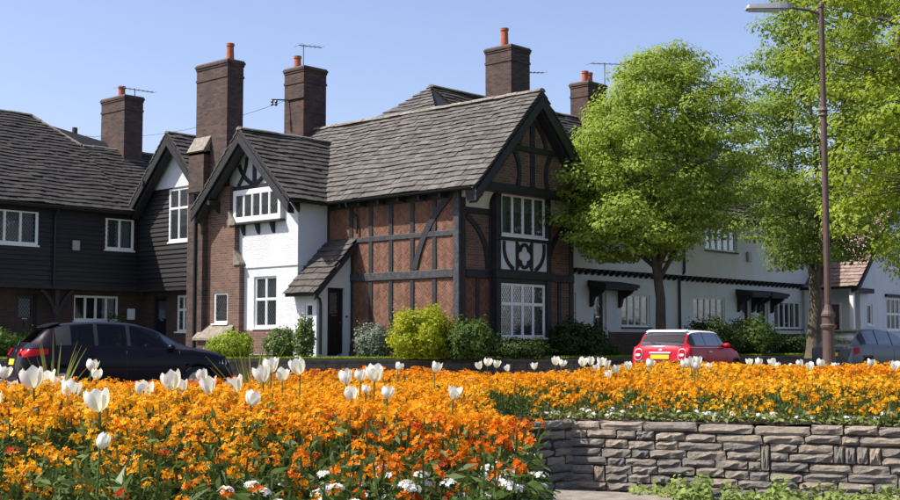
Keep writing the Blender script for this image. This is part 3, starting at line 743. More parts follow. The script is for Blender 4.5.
tl = []; tile_face(tl, (-1.92, 7.75 + hf, ZE), (1, 0, 0), (0, -hf, ZR - ZE), [(0, 0), (4, 0), (4, sl), (0, sl)], .27, .26, .46, .03, 9); emit_tiles(WR, tl, 'roof_stone', 0)
ridge(WR, (-1.93, 7.75, ZR + .05), (2.1, 7.75, ZR + .05), .12)
for sg in (-1, 1):
    mb = MB(); a = Vector((-1.94, 7.75, ZR - .12)); b_ = Vector((-1.94, 7.75 + sg * (hf - .02), ZE - .13)); dn = Vector((0, 0, -.24)); mb.prism([a, b_, b_ + dn, a + dn * 1.2], (.055, 0, 0)); part('bargeboard', mb, 'timber_black', W)
    mb = MB(); a = Vector((-1.84, 7.75, ZR - .38)); b_ = Vector((-1.84, 7.75 + sg * hf * .95, ZE - .28)); mb.prism([a, b_, b_ + dn * .6, a + dn * .6], (.25, 0, 0)); part('bargeboard', mb, 'timber_black', W)
for y in (5.5, 9.3):
    mb = MB(); mb.box(-1.88, XW, y, y + .12, ZE + .12, ZE + .26); mb.prism([(XW - .002, y + .01, ZE + .12), (XW - .45, y + .01, ZE + .12), (XW - .30, y + .01, ZE - .05), (XW - .002, y + .01, ZE - .35)], (0, .1, 0)); part('bracket', mb, 'timber_black', W)
gutter(W, (-1.85, 7.75 - hf - .06, ZE - .02), (-.35, 7.75 - hf - .06, ZE - .02))
# brick breast with weathered shoulders, pier and stack
mb = MB(); XB = XW - .2; sw = (8.84, 9.60, .98, 1.98)
sheet(mb, 'x', XB, 8.24, 11.1, -.1, 2.85, [sw], .15); mb.face([(XB, 8.24, -.1), (XW, 8.24, -.1), (XW, 8.24, 2.85), (XB, 8.24, 2.85)]); mb.face([(XB, 8.24, 2.85), (XW, 8.24, 2.85), (XW, 11.1, 2.85), (XB, 11.1, 2.85)])
mb.box(XB, XW + .3, 8.52, 11.1, 2.85, 4.15); mb.box(XB, XW + .5, 8.80, 11.1, 4.15, 5.45); mb.box(-.9, .5, 10.4, 11.1, -.1, 5.4)
part('chimney_breast', mb, ['brick_house', 'interior_dark'], W)
window(W, 'x', XB, *sw, 1, (), curtain=[(0, 1, 1, .4)], inset=.03, swag=True)
for y0, y1, z in ((8.24, 8.53, 2.85), (8.52, 8.81, 4.15)):
    mb = MB(); mb.prism([(XB - .05, y0 - .05, z + .002), (XB - .05, y1, z + .002), (XB - .05, y1, z + .50), (XB - .05, y0 - .05, z + .06)], (.24, 0, 0)); part('weathering_stone', mb, 'stone_cap', W)
mb = MB(); mb.prism([(XB - .004, 8.5, .92), (XB - .004, 10.1, .92), (XB - .40, 10.2, .50), (XB - .40, 8.45, .50)], (0, 0, -.07)); part('stone_ledge', mb, 'stone_cap', W)
mb = MB(); mb.box(XB - .30, XB - .002, 8.55, 10.05, -.1, .48); part('bunker_base', mb, 'brick_plinth', W)
ch = chimney(W, -1.4, -.74, 9.06, 10.76, 5.0, 9.68, [(-1.07, 9.36, .62, .125)])
mb = MB(); mb.box(-1.66, -1.0, 9.95, 10.78, -.1, 6.72); part('chimney_pier', mb, 'brick_chimney', W)
mb = MB(); mb.prism([(-1.72, 9.90, 6.722), (-1.72, 10.83, 6.722), (-1.395, 10.83, 7.25), (-1.395, 9.90, 7.25)], (.10, 0, -.06)); mb.prism([(-1.66, 9.95, 6.60), (-1.40, 9.95, 6.60), (-1.40, 9.95, 7.18), (-1.66, 9.95, 6.74)], (0, .83, 0)); part('weathering_stone', mb, 'stone_cap', W)
mb = MB(); mb.box(-1.71, -1.3, 9.90, 10.83, 5.35, 5.5); part('pier_band', mb, 'brick_chimney', W)
pipe(W, [(-1.78, 10.25, 5.0), (-1.71, 10.3, 4.7), (-1.71, 10.3, 0)], .045); mb = MB(); mb.box(-1.90, -1.67, 10.13, 10.4, 4.95, 5.25); part('hopper', mb, 'black_metal', W)
chimney(W, 2.05, 3.1, 9.25, 10.3, 6.6, 10.05, [(2.35, 9.95, .50)])
# porch
mb = MB(); dr = (-.98, -.30, -.05, 2.05)
sheet(mb, 'y', 4.5, -1.42, -.02, -.1, 2.02, [dr], .3); mb.face([(-1.42, 4.5, 2.02), (-.02, 4.5, 2.02), (-.02, 4.5, 3.32)])
pw = (4.66, 5.04, .72, 1.55); sheet(mb, 'x', -1.42, 4.5, 5.6, -.1, 1.95, [pw], .25); PO = part('porch', mb, ['roughcast_white', 'interior_dark'], W)
door(PO, 'y', 4.5, *dr[:2], dr[3], frame='door_black', inset=.10)
window(PO, 'x', -1.42, *pw, 1, (.5,), curtain=[(0, 1, 1, .5)], inset=.03)
mb = MB(); mb.prism([(-1.72, 4.22, 1.84), (.0, 4.22, 3.52), (.0, 4.22, 3.40), (-1.72, 4.22, 1.74)], (0, 1.40, 0)); pr = part('porch_roof', mb, 'timber_black', W)
tl = []; tile_face(tl, (-1.74, 4.2, 1.83), (0, 1, 0), (1.72, 0, 1.68), [(0, 0), (1.42, 0), (1.42, 2.4), (0, 2.4)], .30, .3, .5, .03, 12); emit_tiles(pr, tl, 'roof_mid')
mb = MB(); mb.prism([(-1.76, 4.19, 1.80), (0, 4.19, 3.50), (0, 4.19, 3.30), (-1.76, 4.19, 1.60)], (0, .05, 0)); part('bargeboard', mb, 'timber_black', pr)
pipe(W, [(-1.52, 4.42, 1.75), (-1.36, 4.42, 1.66), (-1.30, 4.44, 1.5), (-1.30, 4.44, .0)], .04)
mb = MB(); mb.tube([(-.22, 4.49, 1.15), (-.22, 4.45, 1.15)], .03, 8); part('bell_push', mb, 'black_metal', PO)

# ================================================================== black weatherboarded house
L = thing('weatherboarded_house', (-4, 16, 0), 'black weatherboarded house with jettied upper floor and dark stone roof at left', 'house')
YL = 15.5; w1 = (-6.95, -4.50, 3.68, 4.87); w2 = (-1.88, -.70, 3.70, 4.87)
mb = MB(); sheet(mb, 'y', YL, -14, -.45, 2.36, 5.2, [w1, w2], .4); mb.face([(-14, YL, 2.36), (-.4, YL, 2.36), (-.4, YL + .6, 2.36), (-14, YL + .6, 2.36)]); mb.box(-14, -.5, YL + .6, YL + 6, 2.4, 5.1)
LW = part('wall', mb, ['board_black', 'interior_dark'], L)
boards(LW, 'y', YL, -14, -.54, 2.36, 5.2, [w1, w2])
window(L, 'y', YL, *w1, 4, (), curtain=[(0, 1, 1, .0)], inset=-.02, fr=.07); window(L, 'y', YL, *w2, 2, (), curtain=[(.45, 1, 1, 0), (0, .2, 1, 0)], inset=-.02, fr=.07)
mb = MB(); g1 = (-2.73, -.92, 1.14, 2.04); g2 = (-7.1, -5.6, .62, 2.05); gd = (-4.95, -4.15, -.05, 2.05)
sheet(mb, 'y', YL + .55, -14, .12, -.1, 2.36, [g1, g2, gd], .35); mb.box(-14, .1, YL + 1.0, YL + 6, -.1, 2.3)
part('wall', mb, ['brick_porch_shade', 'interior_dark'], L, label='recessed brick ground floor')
window(L, 'y', YL + .55, *g1, 4, (), curtain=[(.7, 1, 1, 0)], glass='glass_plain'); window(L, 'y', YL + .55, *g2, 3, (.6,))
door(L, 'y', YL + .55, *gd[:2], gd[3], frame='timber_black')
timber(L, 'y', YL, -14, -.46, 2.20, 2.36, .06, 'timber_rail', d0=-.35)
for x in (-8.4, -3.75):
    timber(L, 'y', YL + .1, x, x + .16, -.05, 2.20, .06)
    for sg in (-1, 1): curve_timber(L, 'y', YL + .1, arc((x + .08 + sg * .08, 1.35), (x + .08 + sg * .62, 2.18), sg * .10), .12, -.05, .05)
mb = MB(); pbox(mb, 'y', YL, -3.22, -2.94, 3.58, 3.94, .04, .14); o = part('alarm_box', mb, 'lamp_grey', L); bevel_part(o, .03, 2)
pipe(L, [(-3.9, YL - .35, 5.0), (-3.9, YL - .1, 4.7), (-3.9, YL - .1, 2.3)], .045)
# gabled return facing the court
XB2 = -.5; bw = (12.32, 13.52, 3.92, 5.82)
mb = MB(); sheet(mb, 'x', XB2, 10.7, 15.5, 2.36, 5.86, [bw], .4); mb.box(.3, 3, 10.8, 15.4, 2.4, 5.2)
BW = part('wall', mb, ['board_black', 'interior_dark'], L)
boards(BW, 'x', XB2, 10.7, YL - .02, 2.36, 5.86, [bw], topf=lambda z: (10.7, YL - .02 if z < 5.2 else 13.05 + (7.6 - z) / 1.05))
mb = MB(); mb.prism([(XB2 - .03, 11.2, 5.86), (XB2 - .03, 14.85, 5.86), (XB2 - .03, 13.05, 7.62)], (.3, 0, 0)); part('gable_wall', mb, 'roughcast_white', L)
window(L, 'x', XB2, *bw, 2, (.62,), curtain=[(0, 1, 1, .3)], inset=-.03, fr=.07)
bd = (14.5, 15.4, -.05, 2.04); bg_ = (13.12, 13.88, .75, 2.05)
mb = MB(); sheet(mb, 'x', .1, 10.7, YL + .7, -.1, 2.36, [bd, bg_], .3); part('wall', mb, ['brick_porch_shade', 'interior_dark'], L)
mb = MB(); mb.box(XB2 - .02, .3, 10.7, YL + .7, 2.20, 2.355); part('jetty_beam', mb, 'timber_black', L)
door(L, 'x', .1, *bd[:2], bd[3], frame='timber_black'); window(L, 'x', .1, *bg_, 2, (.6,), curtain=[(0, 1, 1, .0)])
timber(L, 'x', -.42, 12.0, 12.16, -.05, 2.2, .06)
mb = MB(); pbox(mb, 'y', YL + .55, -.55, -.25, 1.2, 1.6, 0, .06); part('meter_box', mb, 'white_paint', L)
# roofs
ZE, sL = 5.10, .81
def zL(y): return ZE + (y - 15.15) * sL
sl1 = 1 / math.cos(math.atan(sL))
yl, yh = 18.5, 19.95
mb = MB(); mb.prism([(-14, 15.15, zL(15.15)), (3, 15.15, zL(15.15)), (3, yl, zL(yl)), (-1.1, yl, zL(yl)), (-2.45, yh, zL(yh)), (-14, yh, zL(yh))], (0, 0, -.12))
mb.prism([(-14, yh, zL(yh)), (-2.45, yh, zL(yh)), (-1.1, yl + .1, zL(yl)), (3, yl + .1, zL(yl)), (3, 22, 5.2), (-14, 24.5, 5.2)], (0, 0, -.12))
LR = part('roof', mb, 'timber_black', L); tl = []
v1, v2 = (yl - 15.15) * sl1, (yh - 15.15) * sl1
tile_face(tl, (-14, 15.13, ZE), (1, 0, 0), (0, 1, sL), [(0, 0), (12.9, 0), (12.9, v1), (11.55, v2), (0, v2)], .26, .22, .42, .03, 21)
tile_face(tl, (-1.1, 15.13, ZE), (1, 0, 0), (0, 1, sL), [(0, 0), (3.6, 0), (3.6, v1), (0, v1)], .26, .22, .42, .03, 22)
emit_tiles(LR, tl, 'roof_dark')
ridge(LR, (-14, yh, zL(yh) + .06), (-2.45, yh, zL(yh) + .06), .12, 'ridge_stone'); ridge(LR, (-1.1, yl, zL(yl) + .05), (3, yl, zL(yl) + .05), .12); ridge(LR, (-2.45, yh, zL(yh) + .05), (-1.1, yl, zL(yl) + .05), .11)
gutter(L, (-14, 15.09, ZE - .02), (-.9, 15.09, ZE - .02))
BZ = 7.72; bh = 2.35; be = BZ - bh * 1.03
BR = gable_roof(L, 'x', 13.05, bh, be, BZ, -1.0, 4, 'timber_black'); sl = math.hypot(bh, BZ - be); tl = []
tile_face(tl, (-1.02, 13.05 - bh, be), (1, 0, 0), (0, bh, BZ - be), [(0, 0), (5, 0), (5, sl), (0, sl)], .27, .28, .46, .03, 23); emit_tiles(BR, tl, 'roof_mid')
tl = []; tile_face(tl, (-1.02, 13.05 + bh, be), (1, 0, 0), (0, -bh, BZ - be), [(0, 0), (5, 0), (5, sl), (0, sl)], .27, .28, .46, .03, 24); emit_tiles(BR, tl, 'roof_stone', 0)
ridge(BR, (-1.03, 13.05, BZ + .04), (4, 13.05, BZ + .04), .11)
for sg in (-1, 1):
    mb = MB(); a = Vector((-1.03, 13.05, BZ - .12)); b_ = Vector((-1.03, 13.05 + sg * (bh + .02), be - .14)); dn = Vector((0, 0, -.25)); mb.prism([a, b_, b_ + dn, a + dn * 1.2], (.055, 0, 0)); part('bargeboard', mb, 'timber_black', L)
    mb = MB(); a = Vector((-.93, 13.05, BZ - .40)); b_ = Vector((-.93, 13.05 + sg * bh * .95, be - .30)); mb.prism([a, b_, b_ + dn * .6, a + dn * .6], (.3, 0, 0)); part('bargeboard', mb, 'timber_black', L)
for y in (14.35,):
    mb = MB(); mb.box(-1.1, -.4, y, y + .13, 6.0, 6.16); part('purlin_end', mb, 'timber_black', L)
chimney(L, .38, 1.22, 17.95, 19.6, 6.5, 9.95, [(.75, 18.75, .5, .14)])
mb = MB(); mb.box(.33, 1.3, 17.86, 17.94, 7.2, 7.45); part('lead_flashing', mb, 'lead_grey', L)

# ================================================================== white terraced houses
def dentils(par, x0, x1, z):
    x = x0 + .1
    while x < x1 - .1:
        mb = MB(); mb.prism([(x, 1.22, z), (x, .96, z), (x, .96, z - .07), (x, 1.2, z - .2)], (.13, 0, 0)); part('dentil', mb, 'timber_black', par); x += .36
def terrace(x0, x1, uppers, lowers, doors, canopies, chims, label, seed, hip=False):
    t = thing('white_terraced_house', ((x0 + x1) / 2, 4, 0), label, 'house', 'white terraced houses along the road')
    mb = MB(); sheet(mb, 'y', 1.0, x0, x1, 2.9, 5.3, uppers, .35); mb.box(x0, x1, 1.0, 1.25, 2.83, 2.899); mb.box(x0 + .02, x1 - .02, 1.7, 8.5, -.1, 5.2)
    part('wall', mb, ['roughcast_cool', 'interior_dark'], t)
    mb = MB(); sheet(mb, 'y', 1.22, x0, x1, -.1, 2.83, lowers + [(d[0], d[1], -.05, d[2]) for d in doors], .35); part('wall', mb, ['roughcast_cool', 'interior_dark'], t)
    dxs = sorted([(d[0] - .08, d[1] + .08) for d in doors]); u = x0
    mb = MB()
    for a, b_ in dxs + [(x1, x1)]:
        if a > u: pbox(mb, 'y', 1.22, u, a, -.1, .72, 0, .02)
        u = b_
    part('plinth', mb, 'brick_plinth', t)
    dentils(t, x0, x1, 2.83)
    for h in uppers: window(t, 'y', 1.0, *h, max(2, round((h[1] - h[0]) / .5)), (), curtain=[(0, .12, 1, 0), (.88, 1, 1, 0)], sill='timber_black', glass='glass_plain')
    for h in lowers: window(t, 'y', 1.22, *h, max(1, round((h[1] - h[0]) / .48)), (), curtain=[(0, .1, 1, 0), (.9, 1, 1, 0)], glass='glass_plain', paintm='white_paint', sill='timber_black')
    for d in doors: door(t, 'y', 1.22, *d, frame='white_paint')
    for a, b_ in canopies:
        mb = MB(); mb.box(a, b_, .45, 1.2, 2.22, 2.32); mb.box(a + .06, b_ - .06, .5, 1.2, 2.14, 2.219); mb.prism([(a, .42, 2.321), (a, 1.2, 2.321), (a, 1.2, 2.46)], (b_ - a, 0, 0)); c = part('door_canopy', mb, 'timber_black', t)
        for x in (a + .1, b_ - .24):
            mb = MB(); mb.prism([(x, 1.199, 2.139), (x, .6, 2.139), (x, .72, 2.02), (x, 1.05, 1.86), (x, 1.1, 1.62), (x, 1.199, 1.55)], (.13, 0, 0)); part('bracket', mb, 'timber_black', c)
    ze, zr, ye, yr = 5.12, 9.0, .62, 5.0
    s = math.hypot(yr - ye, zr - ze); xa = 2.4 if hip else x0
    mb = MB(); mb.prism([(x0, ye, ze), (x1, ye, ze), (x1, yr, zr), (4.05 if hip else x0, yr, zr)] + ([(xa, 3.4, 7.58)] if hip else []), (0, 0, -.12)); mb.prism([(x0, 9.4, ze), (x1, 9.4, ze), (x1, yr, zr), (4.05 if hip else x0, yr, zr)], (0, 0, -.12))
    r = part('roof', mb, 'timber_black', t); tl = []
    tile_face(tl, (x0, ye, ze), (1, 0, 0), (0, yr - ye, zr - ze), [(0, 0), (x1 - x0, 0), (x1 - x0, s), ((4.05 if hip else x0) - x0, s)], .28, .28, .48, .03, seed); emit_tiles(r, tl, 'roof_dark', 0)
    if hip:
        mb = MB(); mb.prism([(2.4, 3.3, 7.6), (4.05, yr, zr), (2.4, 6.7, 7.6)], (0, 0, -.12)); part('hip_base', mb, 'timber_black', r)
        tl = []; tile_face(tl, (2.5, 3.2, 7.62), (0, 1, 0), (1.6, 0, 1.4), [(0, 0), (3.6, 0), (1.8, 2.08)], .25, .28, .45, .03, 33); emit_tiles(r, tl, 'roof_stone')
    ridge(r, (4.05 if hip else x0, yr, zr + .05), (x1, yr, zr + .05), .12)
    gutter(t, (x0, ye - .06, ze - .02), (x1, ye - .06, ze - .02))
    for c in chims: chimney(t, *c)
    return t
t1 = terrace(5.32, 13.42, [(6.2, 7.3, 3.8, 4.75), (9.9, 11.7, 3.85, 4.75)], [(6.5, 7.12, .78, 2.02), (9.74, 11.5, .9, 2.05)], [(8.1, 8.85, 2.13)], [(7.75, 9.75)],
        [(7.6, 8.66, 4.4, 5.62, 8.0, 11.0, [(7.95, 5.0, .75, .14)]), (12.2, 13.4, 4.4, 5.25, 8.0, 10.38, [(12.55, 4.8, .5, .13), (12.9, 4.85, .5, .13)])],
        'white terraced house beside the half-timbered gable, its single door under a black canopy', 31, True)
pipe(t1, [(13.36, .6, 5.0), (13.36, .93, 4.8), (13.36, .93, 2.95), (13.36, 1.15, 2.75), (13.36, 1.15, 0)], .05)
t2 = terrace(13.43, 26.0, [(14.95, 17.3, 3.87, 4.78), (21.8, 23.2, 3.92, 4.78)], [(14.38, 16.7, 1.12, 2.08), (20.6, 22.95, .93, 2.08)], [(17.9, 18.7, 2.13), (19.3, 20.1, 2.13)], [(17.5, 18.95), (19.05, 20.5)],
        [], 'white terraced house with paired black door canopies, behind the tree by the lamp post', 32)
for x in (18.0, 20.3):
    mb = MB(); pbox(mb, 'y', 1.0, x, x + .28, 3.55, 3.95, 0, .1); o = part('alarm_box', mb, 'lamp_grey', t2); bevel_part(o, .03, 2)

# ================================================================== far right house
G = thing('gabled_house', (27, 3, 0), 'white gabled house with pinkish tiled catslide roof at the far right', 'house')
YG = -1.0; gu = (26.75, 28.6, 3.62, 4.55); gl = (26.45, 28.4, .9, 2.3); gs = (24.5, 25.05, 1.1, 2.0)
mb = MB(); sheet(mb, 'y', YG, 25.2, 31, -.1, 4.6, [gu, gl], .35); sheet(mb, 'y', YG, 23.85, 25.2, -.1, 3.3, [gs], .35); mb.face([(23.85, YG, 3.3), (25.2, YG, 3.3), (25.2, YG, 4.75)]); mb.prism([(23.85, YG, 4.6), (32, YG, 4.6), (28.1, YG, 7.4)], (0, .2, 0)) if 0 else mb.prism([(25.0, YG + .001, 4.6), (31.2, YG + .001, 4.6), (28.1, YG + .001, 7.45)], (0, .2, 0)); mb.box(24.3, 31.8, -.5, 8, -.1, 4)
mb.face([(23.85, YG, -.1), (23.85, 2, -.1), (23.85, 2, 3.3), (23.85, YG, 3.3)])
part('wall', mb, ['roughcast_cool', 'interior_dark'], G)
window(G, 'y', YG, *gu, 4, (), curtain=[(0, .3, 1, 0)]); window(G, 'y', YG, *gl, 4, (.5,), curtain=[(0, 1, 1, .4)], sill='white_paint'); window(G, 'y', YG, *gs, 1, ())
mb = MB(); pbox(mb, 'y', YG, 26.3, 28.6, 2.34, 2.46, 0, .12); part('lintel', mb, 'timber_black', G)
gz, gr, gx = 2.68, 7.55, 28.1
mb = MB()
for sg in (-1, 1): mb.prism([(gx, YG - .35, gr), (gx + sg * 5.25, YG - .35, gz), (gx + sg * 5.25, YG - .35, gz - .1), (gx, YG - .35, gr - .12)], (0, 9, 0))
GR = part('roof', mb, 'timber_black', G); tl = []; s = math.hypot(5.25, gr - gz)
tile_face(tl, (gx - 5.27, YG - .37, gz), (0, 1, 0), (5.25, 0, gr - gz), [(0, 0), (9, 0), (9, s), (0, s)], .24, .2, .3, .022, 41); emit_tiles(GR, tl, 'roof_pink', 300)
mb = MB(); a = Vector((gx, YG - .39, gr - .1)); b_ = Vector((gx - 5.25, YG - .39, gz - .1)); mb.prism([a, b_, b_ + Vector((0, 0, -.2)), a + Vector((0, 0, -.24))], (0, .05, 0)); part('bargeboard', mb, 'timber_black', G)
mb = MB(); mb.box(22.9, 24.6, YG - .30, YG - .05, 2.42, 2.62); part('eaves_beam', mb, 'timber_black', G)
for y in (-1.1, .9):
    mb = MB(); mb.box(22.98, 23.14, y, y + .16, -.05, 2.55); part('porch_post', mb, 'white_paint', G)
door(G, 'x', 23.85, -.2, .7, 2.05, mat='door_red', frame='white_paint', inset=-.1)
# ================================================================== garden in front: terrace, raised bed, walls
bed = [(-8, 4.1), (-.2, 4.1), (.28, 4.3), (.36, 5.2), (.33, 8), (.33, 11.7), (.72, 12.02), (1.2, 12.42), (4.07, 11.32), (9.0, 9.43), (11, 15.5), (9.5, 19.8), (4, 18.6), (0, 16.2), (-4, 13.9), (-10, 12.6)]
def inpoly(P, poly):
    x, y = P[:, 0], P[:, 1]; r = np.zeros(len(P), bool); n_ = len(poly)
    for i in range(n_):
        (x1, y1), (x2, y2) = poly[i], poly[(i + 1) % n_]
        if y1 == y2: continue
        c = ((y1 > y) != (y2 > y)) & (x < (x2 - x1) * (y - y1) / (y2 - y1) + x1); r ^= c
    return r
def soilz(r, d): return -.43 + .10 * np.clip((d - 12.5 - np.clip(-r, 0, 3) * .3) / 5.5, 0, 1) + .055 * np.clip((d - 4.3) / 1.2, 0, 1) * np.clip((11 - d) / 3.5, 0, 1) * np.clip((.5 - r) / .9, 0, 1)
def rdw(r, d, z):                                  # arrays -> world points
    return np.c_[CAMP.x + RGT.x * r + FWD.x * d, CAMP.y + RGT.y * r + FWD.y * d, z]
mb = MB(); mb.prism([rd(r, d, -1.6) for r, d in ((-14, -6), (16, -6), (16, 12.6), (-14, 12.6))], (0, 0, .28)); structure('garden_ground', mb, 'soil')
slab('verge', [rd(r, d) for r, d in ((-24, 11.5), (-.2, 12.6), (1.2, 13.2), (4.2, 12.2), (9.2, 10.4), (30, 5), (30, 20))] + [n2[5], n2[4], n2[3], n2[2], n2[1], n2[0]], -.63, .96, 'grass')
mb = MB(); mb.prism([rd(r, d, -1.5) for r, d in bed], (0, 0, 1.04)); structure('flower_bed', mb, 'soil')
g = .22; gr_, gd_ = np.meshgrid(np.arange(-8, 10, g), np.arange(4.1, 19.8, g)); P_ = np.c_[gr_.ravel(), gd_.ravel()]; P_ = P_[inpoly(P_, bed) & inpoly(P_ + [g, g], bed) & inpoly(P_ + [g, 0], bed) & inpoly(P_ + [0, g], bed)]
mb = MB()
for r, d in P_:
    mb.face([rd(a, b_, float(soilz(a, b_)) + .02 * math.sin(a * 9) * math.sin(b_ * 11)) for a, b_ in ((r, d), (r + g, d), (r + g, d + g), (r, d + g))])
structure('soil', mb, 'soil')
# stone retaining wall, stone by stone
def stone_variant(k):
    rng = random.Random(100 + k); mb = MB(); nx, nz = 6, 4; pts = []
    for j in range(nz):
        for i in range(nx):
            u, v_ = i / (nx - 1) - .5, j / (nz - 1) - .5; edge = i in (0, nx - 1) or j in (0, nz - 1)
            corner = i in (0, nx - 1) and j in (0, nz - 1)
            ju = rng.uniform(-.05, .05) * (0 if i in (0, nx - 1) else 1) + (rng.uniform(0, .025) * (-1 if u > 0 else 1) if i in (0, nx - 1) else 0)
            jv = (rng.uniform(0, .07) * (-1 if v_ > 0 else 1)) if j in (0, nz - 1) else rng.uniform(-.06, .06)
            if corner: ju *= 2; jv *= 1.3
            pts.append((u + ju, (.012 + rng.uniform(-.005, .006)) if edge else rng.uniform(-.011, .010), v_ + jv))
    mb.add(pts, [(j * nx + i, j * nx + i + 1, (j + 1) * nx + i + 1, (j + 1) * nx + i) for j in range(nz - 1) for i in range(nx - 1)])
    ring = [i for i in range(nx)] + [(j + 1) * nx - 1 for j in range(1, nz)] + [(nz - 1) * nx + i for i in range(nx - 2, -1, -1)] + [j * nx for j in range(nz - 2, 0, -1)]
    back = []
    for i in ring: p = pts[i]; mb.v.append((p[0], .12, p[2])); back.append(len(mb.v) - 1)
    for a in range(len(ring)): b_ = (a + 1) % len(ring); mb.f.append((ring[a], back[a], back[b_], ring[b_])); mb.m.append(0)
    return make_mesh('stone', mb, 'wall_stone')
SV = [stone_variant(k) for k in range(14)]
def stone_wall():
    t = thing('retaining_wall', rd(2.5, 11.9, -1.3), 'rough coursed stone retaining wall below the right-hand flower bed', 'wall')
    rng = random.Random(5); core = MB(); capm = MB()
    def run(a, b_, jumps):
        a, b_ = Vector(a), Vector(b_); d = (b_ - a); Lw = d.length; d.normalize(); nrm = Vector((-d.y, d.x, 0))
        if nrm.dot(CAMP - a) > 0: nrm = -nrm                     # nrm points into the wall
        ang = math.atan2(d.y, d.x)
        if Vector((0, 1, 0)).xyz.dot(Matrix.Rotation(-ang, 3, 'Z') @ nrm) < 0: ang += math.pi
        core.prism([Vector((p.x, p.y, -1.4)) for p in (a + nrm * .028, b_ + nrm * .028, b_ + nrm * .35, a + nrm * .35)], (0, 0, .93))
        hs = [.084] * 11; zt = -.425; occ = []
        ju = [(u, k, n_, w_) for u in jumps for k, n_, w_ in [(rng.randint(1, 6), rng.choice((2, 2, 3)), rng.uniform(.075, .12))]]
        for u, k, n_, w_ in ju:
            for e_ in range(rng.choice((1, 2))):
                u_ = u + e_ * (w_ + .01)
                if u_ + w_ > Lw: continue
                if any(o[0] < u_ + w_ and o[1] > u_ and o[2] < k + n_ and o[3] > k for o in occ): continue
                occ.append((u_, u_ + w_, k, k + n_)); put(a + d * (u_ + w_ / 2), ang, zt - .084 * (k + n_ / 2) - rng.uniform(0, .01), w_ - .008, .084 * n_ - .012)
        for k in range(11):
            u = -rng.uniform(0, .2); h_ = .084
            blocks = sorted((o[0], o[1]) for o in occ if o[2] <= k < o[3])
            free = []; c = 0
            for s, e_ in blocks: free.append((c, s)); c = e_ + .004
            free.append((c, Lw))
            for s, e_ in free:
                u = s
                while u < e_ - .03:
                    w_ = rng.uniform(.15, .44) * (1.25 if k == 0 else 1)
                    if e_ - (u + w_) < .12: w_ = e_ - u
                    put(a + d * (u + w_ / 2), ang, zt - h_ * (k + .5) + rng.uniform(-.006, .006) + .008 * math.sin(u * 3 + k), w_ - rng.uniform(.004, .010), h_ - rng.uniform(.0, .008)); u += w_
    def put(p, ang, z, w_, h_):
        o = link('stone', rng.choice(SV), t); o.matrix_parent_inverse = Matrix.Translation(-t.location)
        o.location = (p.x, p.y, z); o.rotation_euler = (rng.uniform(-.03, .03), rng.uniform(-.012, .012), ang + rng.uniform(-.02, .02)); o.scale = (w_, rng.uniform(.8, 1.3), h_)
    run(rd(1.12, 12.43), rd(6.2, 10.483), [.3, 1.05, 1.12, 1.9, 2.55, 2.75, 3.1, 3.6, 4.1]); run(rd(.33, 11.70), rd(1.26, 12.445), [.35])
    part('core', core, 'mortar_dark', t)
stone_wall()
mb = MB(); mb.prism([rd(r, d, -1.5) for r, d in ((.30, 4.3), (.44, 4.3), (.46, 8), (.45, 11.7), (.33, 11.7), (.33, 8))], (0, 0, 1.06)); part('bed_edge_wall', mb, 'stone_cap', label='low stone edge wall along the near flower bed', cat='wall')
for k, (d0, d1, z, r0, r1) in enumerate(((10.5, 11.6, -1.0, .85, 1.86), (9.6, 10.495, -1.16, .80, 1.75))):
    mb = MB(); mb.prism([rd(r, d, z - .17) for r, d in ((r0, d0), (r1, d0 - .3), (r1 + .1, d1 - .35), (r0 + .1, d1))], (0, 0, .17))
    o = part('stone_step', mb, 'stone_cap', label=['pale stone step against the foot of the retaining wall', 'lower stone step below the frame of the flower bed'][k], cat='step', group='stone garden steps'); bevel_part(o, .02, 2)

# ------------------------------------------------------------------ foliage
LEAF_V = [(0, -.5, 0), (.34, -.1, .10), (0, .5, -.04), (-.34, -.1, .10)]; LEAF_F = [(0, 1, 2, 3)]
LEAF2_V = [(0, -.5, 0), (.36, -.18, .11), (.26, .2, .08), (0, .5, -.08), (-.26, .2, .08), (-.36, -.18, .11), (0, 0, 0)]; LEAF2_F = [(0, 1, 2, 6), (6, 2, 3, 4), (6, 4, 5, 0)]
BLADE_V = [(-.5, 0, 0), (.5, 0, 0), (-.42, .5, .06), (.42, .5, .06), (0, 1, 0)]
def leaves(pos_, nrm, size, tv=LEAF_V, tf=LEAF_F):
    M = frames(nrm) * size[:, None, None]; return scatter_arrays(tv, tf, M, pos_)
def branch(mb, p, q, r0, r1, sag=0, n_=5, seg=6, rng=random):
    p, q = Vector(p), Vector(q); L_ = (q - p).length; pts = []; rr = []
    off = Vector((rng.uniform(-1, 1), rng.uniform(-1, 1), rng.uniform(-.4, .8))) * L_ * .10
    for i in range(n_ + 1):
        t = i / n_; pts.append(p.lerp(q, t) + off * 4 * t * (1 - t) + Vector((0, 0, sag * 4 * t * (1 - t)))); rr.append(r0 + (r1 - r0) * t)
    mb.tube(pts, rr, seg, cap=False); return pts
